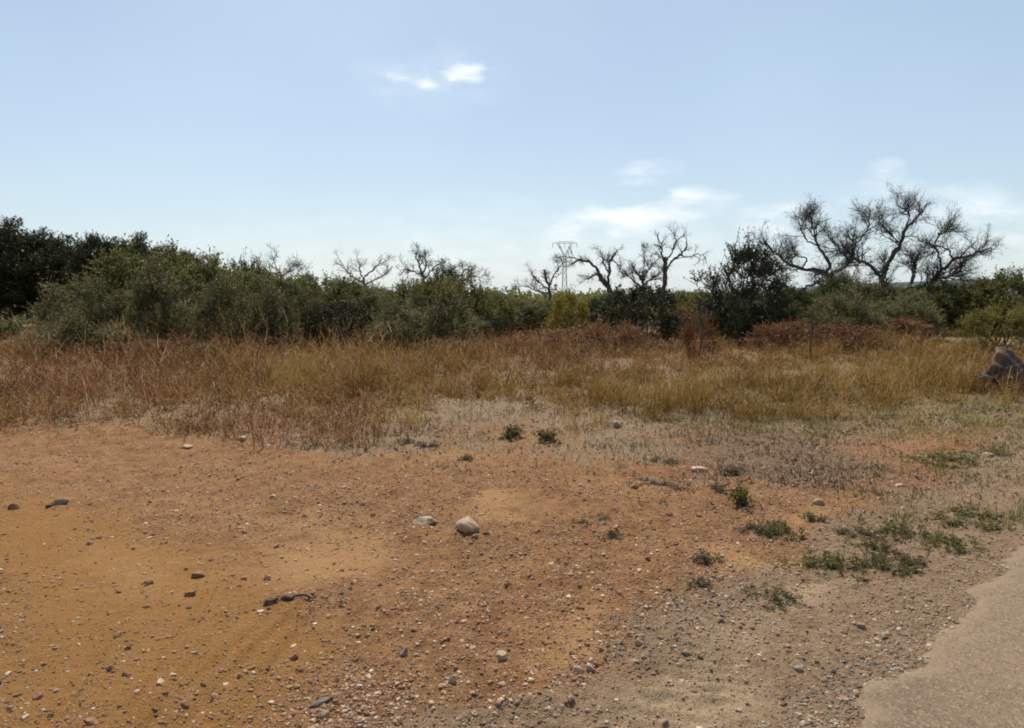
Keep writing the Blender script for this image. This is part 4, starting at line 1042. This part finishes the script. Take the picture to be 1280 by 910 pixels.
wp = w.n('ShaderNodeVectorMath', operation='MULTIPLY_ADD'); w.l(nz.outputs['Color'], wp.inputs[0]); wp.inputs[1].default_value = (.12, .05, 0); wp.inputs[2].default_value = (-.06, -.025, 0)
wa = w.n('ShaderNodeVectorMath', operation='ADD'); w.l(uv, wa.inputs[0]); w.l(wp.outputs[0], wa.inputs[1]); uvw = wa.outputs[0]
def cloud(px, py, rx_, ry_, rot, amp):
    dx, dy_, dz = ray(px, py)
    m = w.n('ShaderNodeMapping', vector_type='TEXTURE'); w.l(uvw, m.inputs[0])
    m.inputs['Location'].default_value = (dx/dy_, dz/dy_, 0); m.inputs['Rotation'].default_value = (0, 0, R(rot)); m.inputs['Scale'].default_value = (rx_/F*.75, ry_/F*.75, 1)
    gr = w.n('ShaderNodeTexGradient', gradient_type='SPHERICAL'); w.l(m.outputs[0], gr.inputs[0])
    return w.math('MULTIPLY', w.rng(gr.outputs['Fac'], 0.0, .8), amp)
cl = None
for c in ((582, 95, 34, 26, -20, 1.0), (522, 104, 46, 22, -5, .8), (545, 100, 150, 60, 0, .22), (790, 272, 190, 36, 9, 1.0), (852, 254, 72, 26, 12, .95), (770, 284, 130, 20, 4, .8),
          (818, 216, 66, 22, 0, .5), (960, 274, 110, 26, 6, .7), (1110, 215, 50, 28, 10, .5), (1200, 258, 240, 44, -4, .5), (1250, 290, 240, 80, 0, .38), (640, 330, 900, 130, 0, .25)):
    k = cloud(*c); cl = k if cl is None else w.math('MAXIMUM', cl, k)
n2 = w.n('ShaderNodeTexNoise'); n2.inputs['Scale'].default_value = 17; n2.inputs['Detail'].default_value = 8; w.l(ms_.outputs[0], n2.inputs['Vector'])
cl = w.math('MULTIPLY', cl, w.rng(n2.outputs['Fac'], .34, .64, .1, 1), clamp=True)
# thin high veil
n3 = w.n('ShaderNodeTexNoise'); n3.inputs['Scale'].default_value = 2.2; n3.inputs['Detail'].default_value = 5; w.l(g, n3.inputs['Vector'])
veil = w.rng(n3.outputs['Fac'], .35, .7, .22, .42)
SKY_S = .078
hz_ = w.math('MULTIPLY', w.math('POWER', 2.718, w.math('MULTIPLY', w.math('MAXIMUM', sx.outputs[2], 0), -7.0)), .48)
c = w.mix(veil, sky.outputs[0], (6.6, 8.5, 9.9))
c = w.mix(hz_, c, (6.9, 8.1, 9.0))
c = w.mix(cl, c, (10.6, 11.0, 11.4))
bg = w.n('ShaderNodeBackground'); w.l(c, bg.inputs[0]); bg.inputs[1].default_value = SKY_S; w.l(bg.outputs[0], w.out.inputs[0])
sd = bpy.data.lights.new('sun', 'SUN'); sd.energy = 4.4; sd.angle = R(.53); sd.color = (1, .95, .87)
so = bpy.data.objects.new('sun', sd); COL.objects.link(so); so.location = (0, 0, 30)
from mathutils import Vector
dirv = Vector((math.sin(SUN_AZ)*math.cos(SUN_EL), math.cos(SUN_AZ)*math.cos(SUN_EL), math.sin(SUN_EL)))
so.rotation_euler = dirv.to_track_quat('Z', 'Y').to_euler()

S.view_settings.view_transform = 'Standard'; S.view_settings.look = 'None'; S.view_settings.gamma = 1; S.view_settings.exposure = 0.44
S.render.engine = 'CYCLES'
S.cycles.max_bounces = 6; S.cycles.diffuse_bounces = 3; S.cycles.transmission_bounces = 4; S.cycles.transparent_max_bounces = 4
S.cycles.filter_width = 1.9
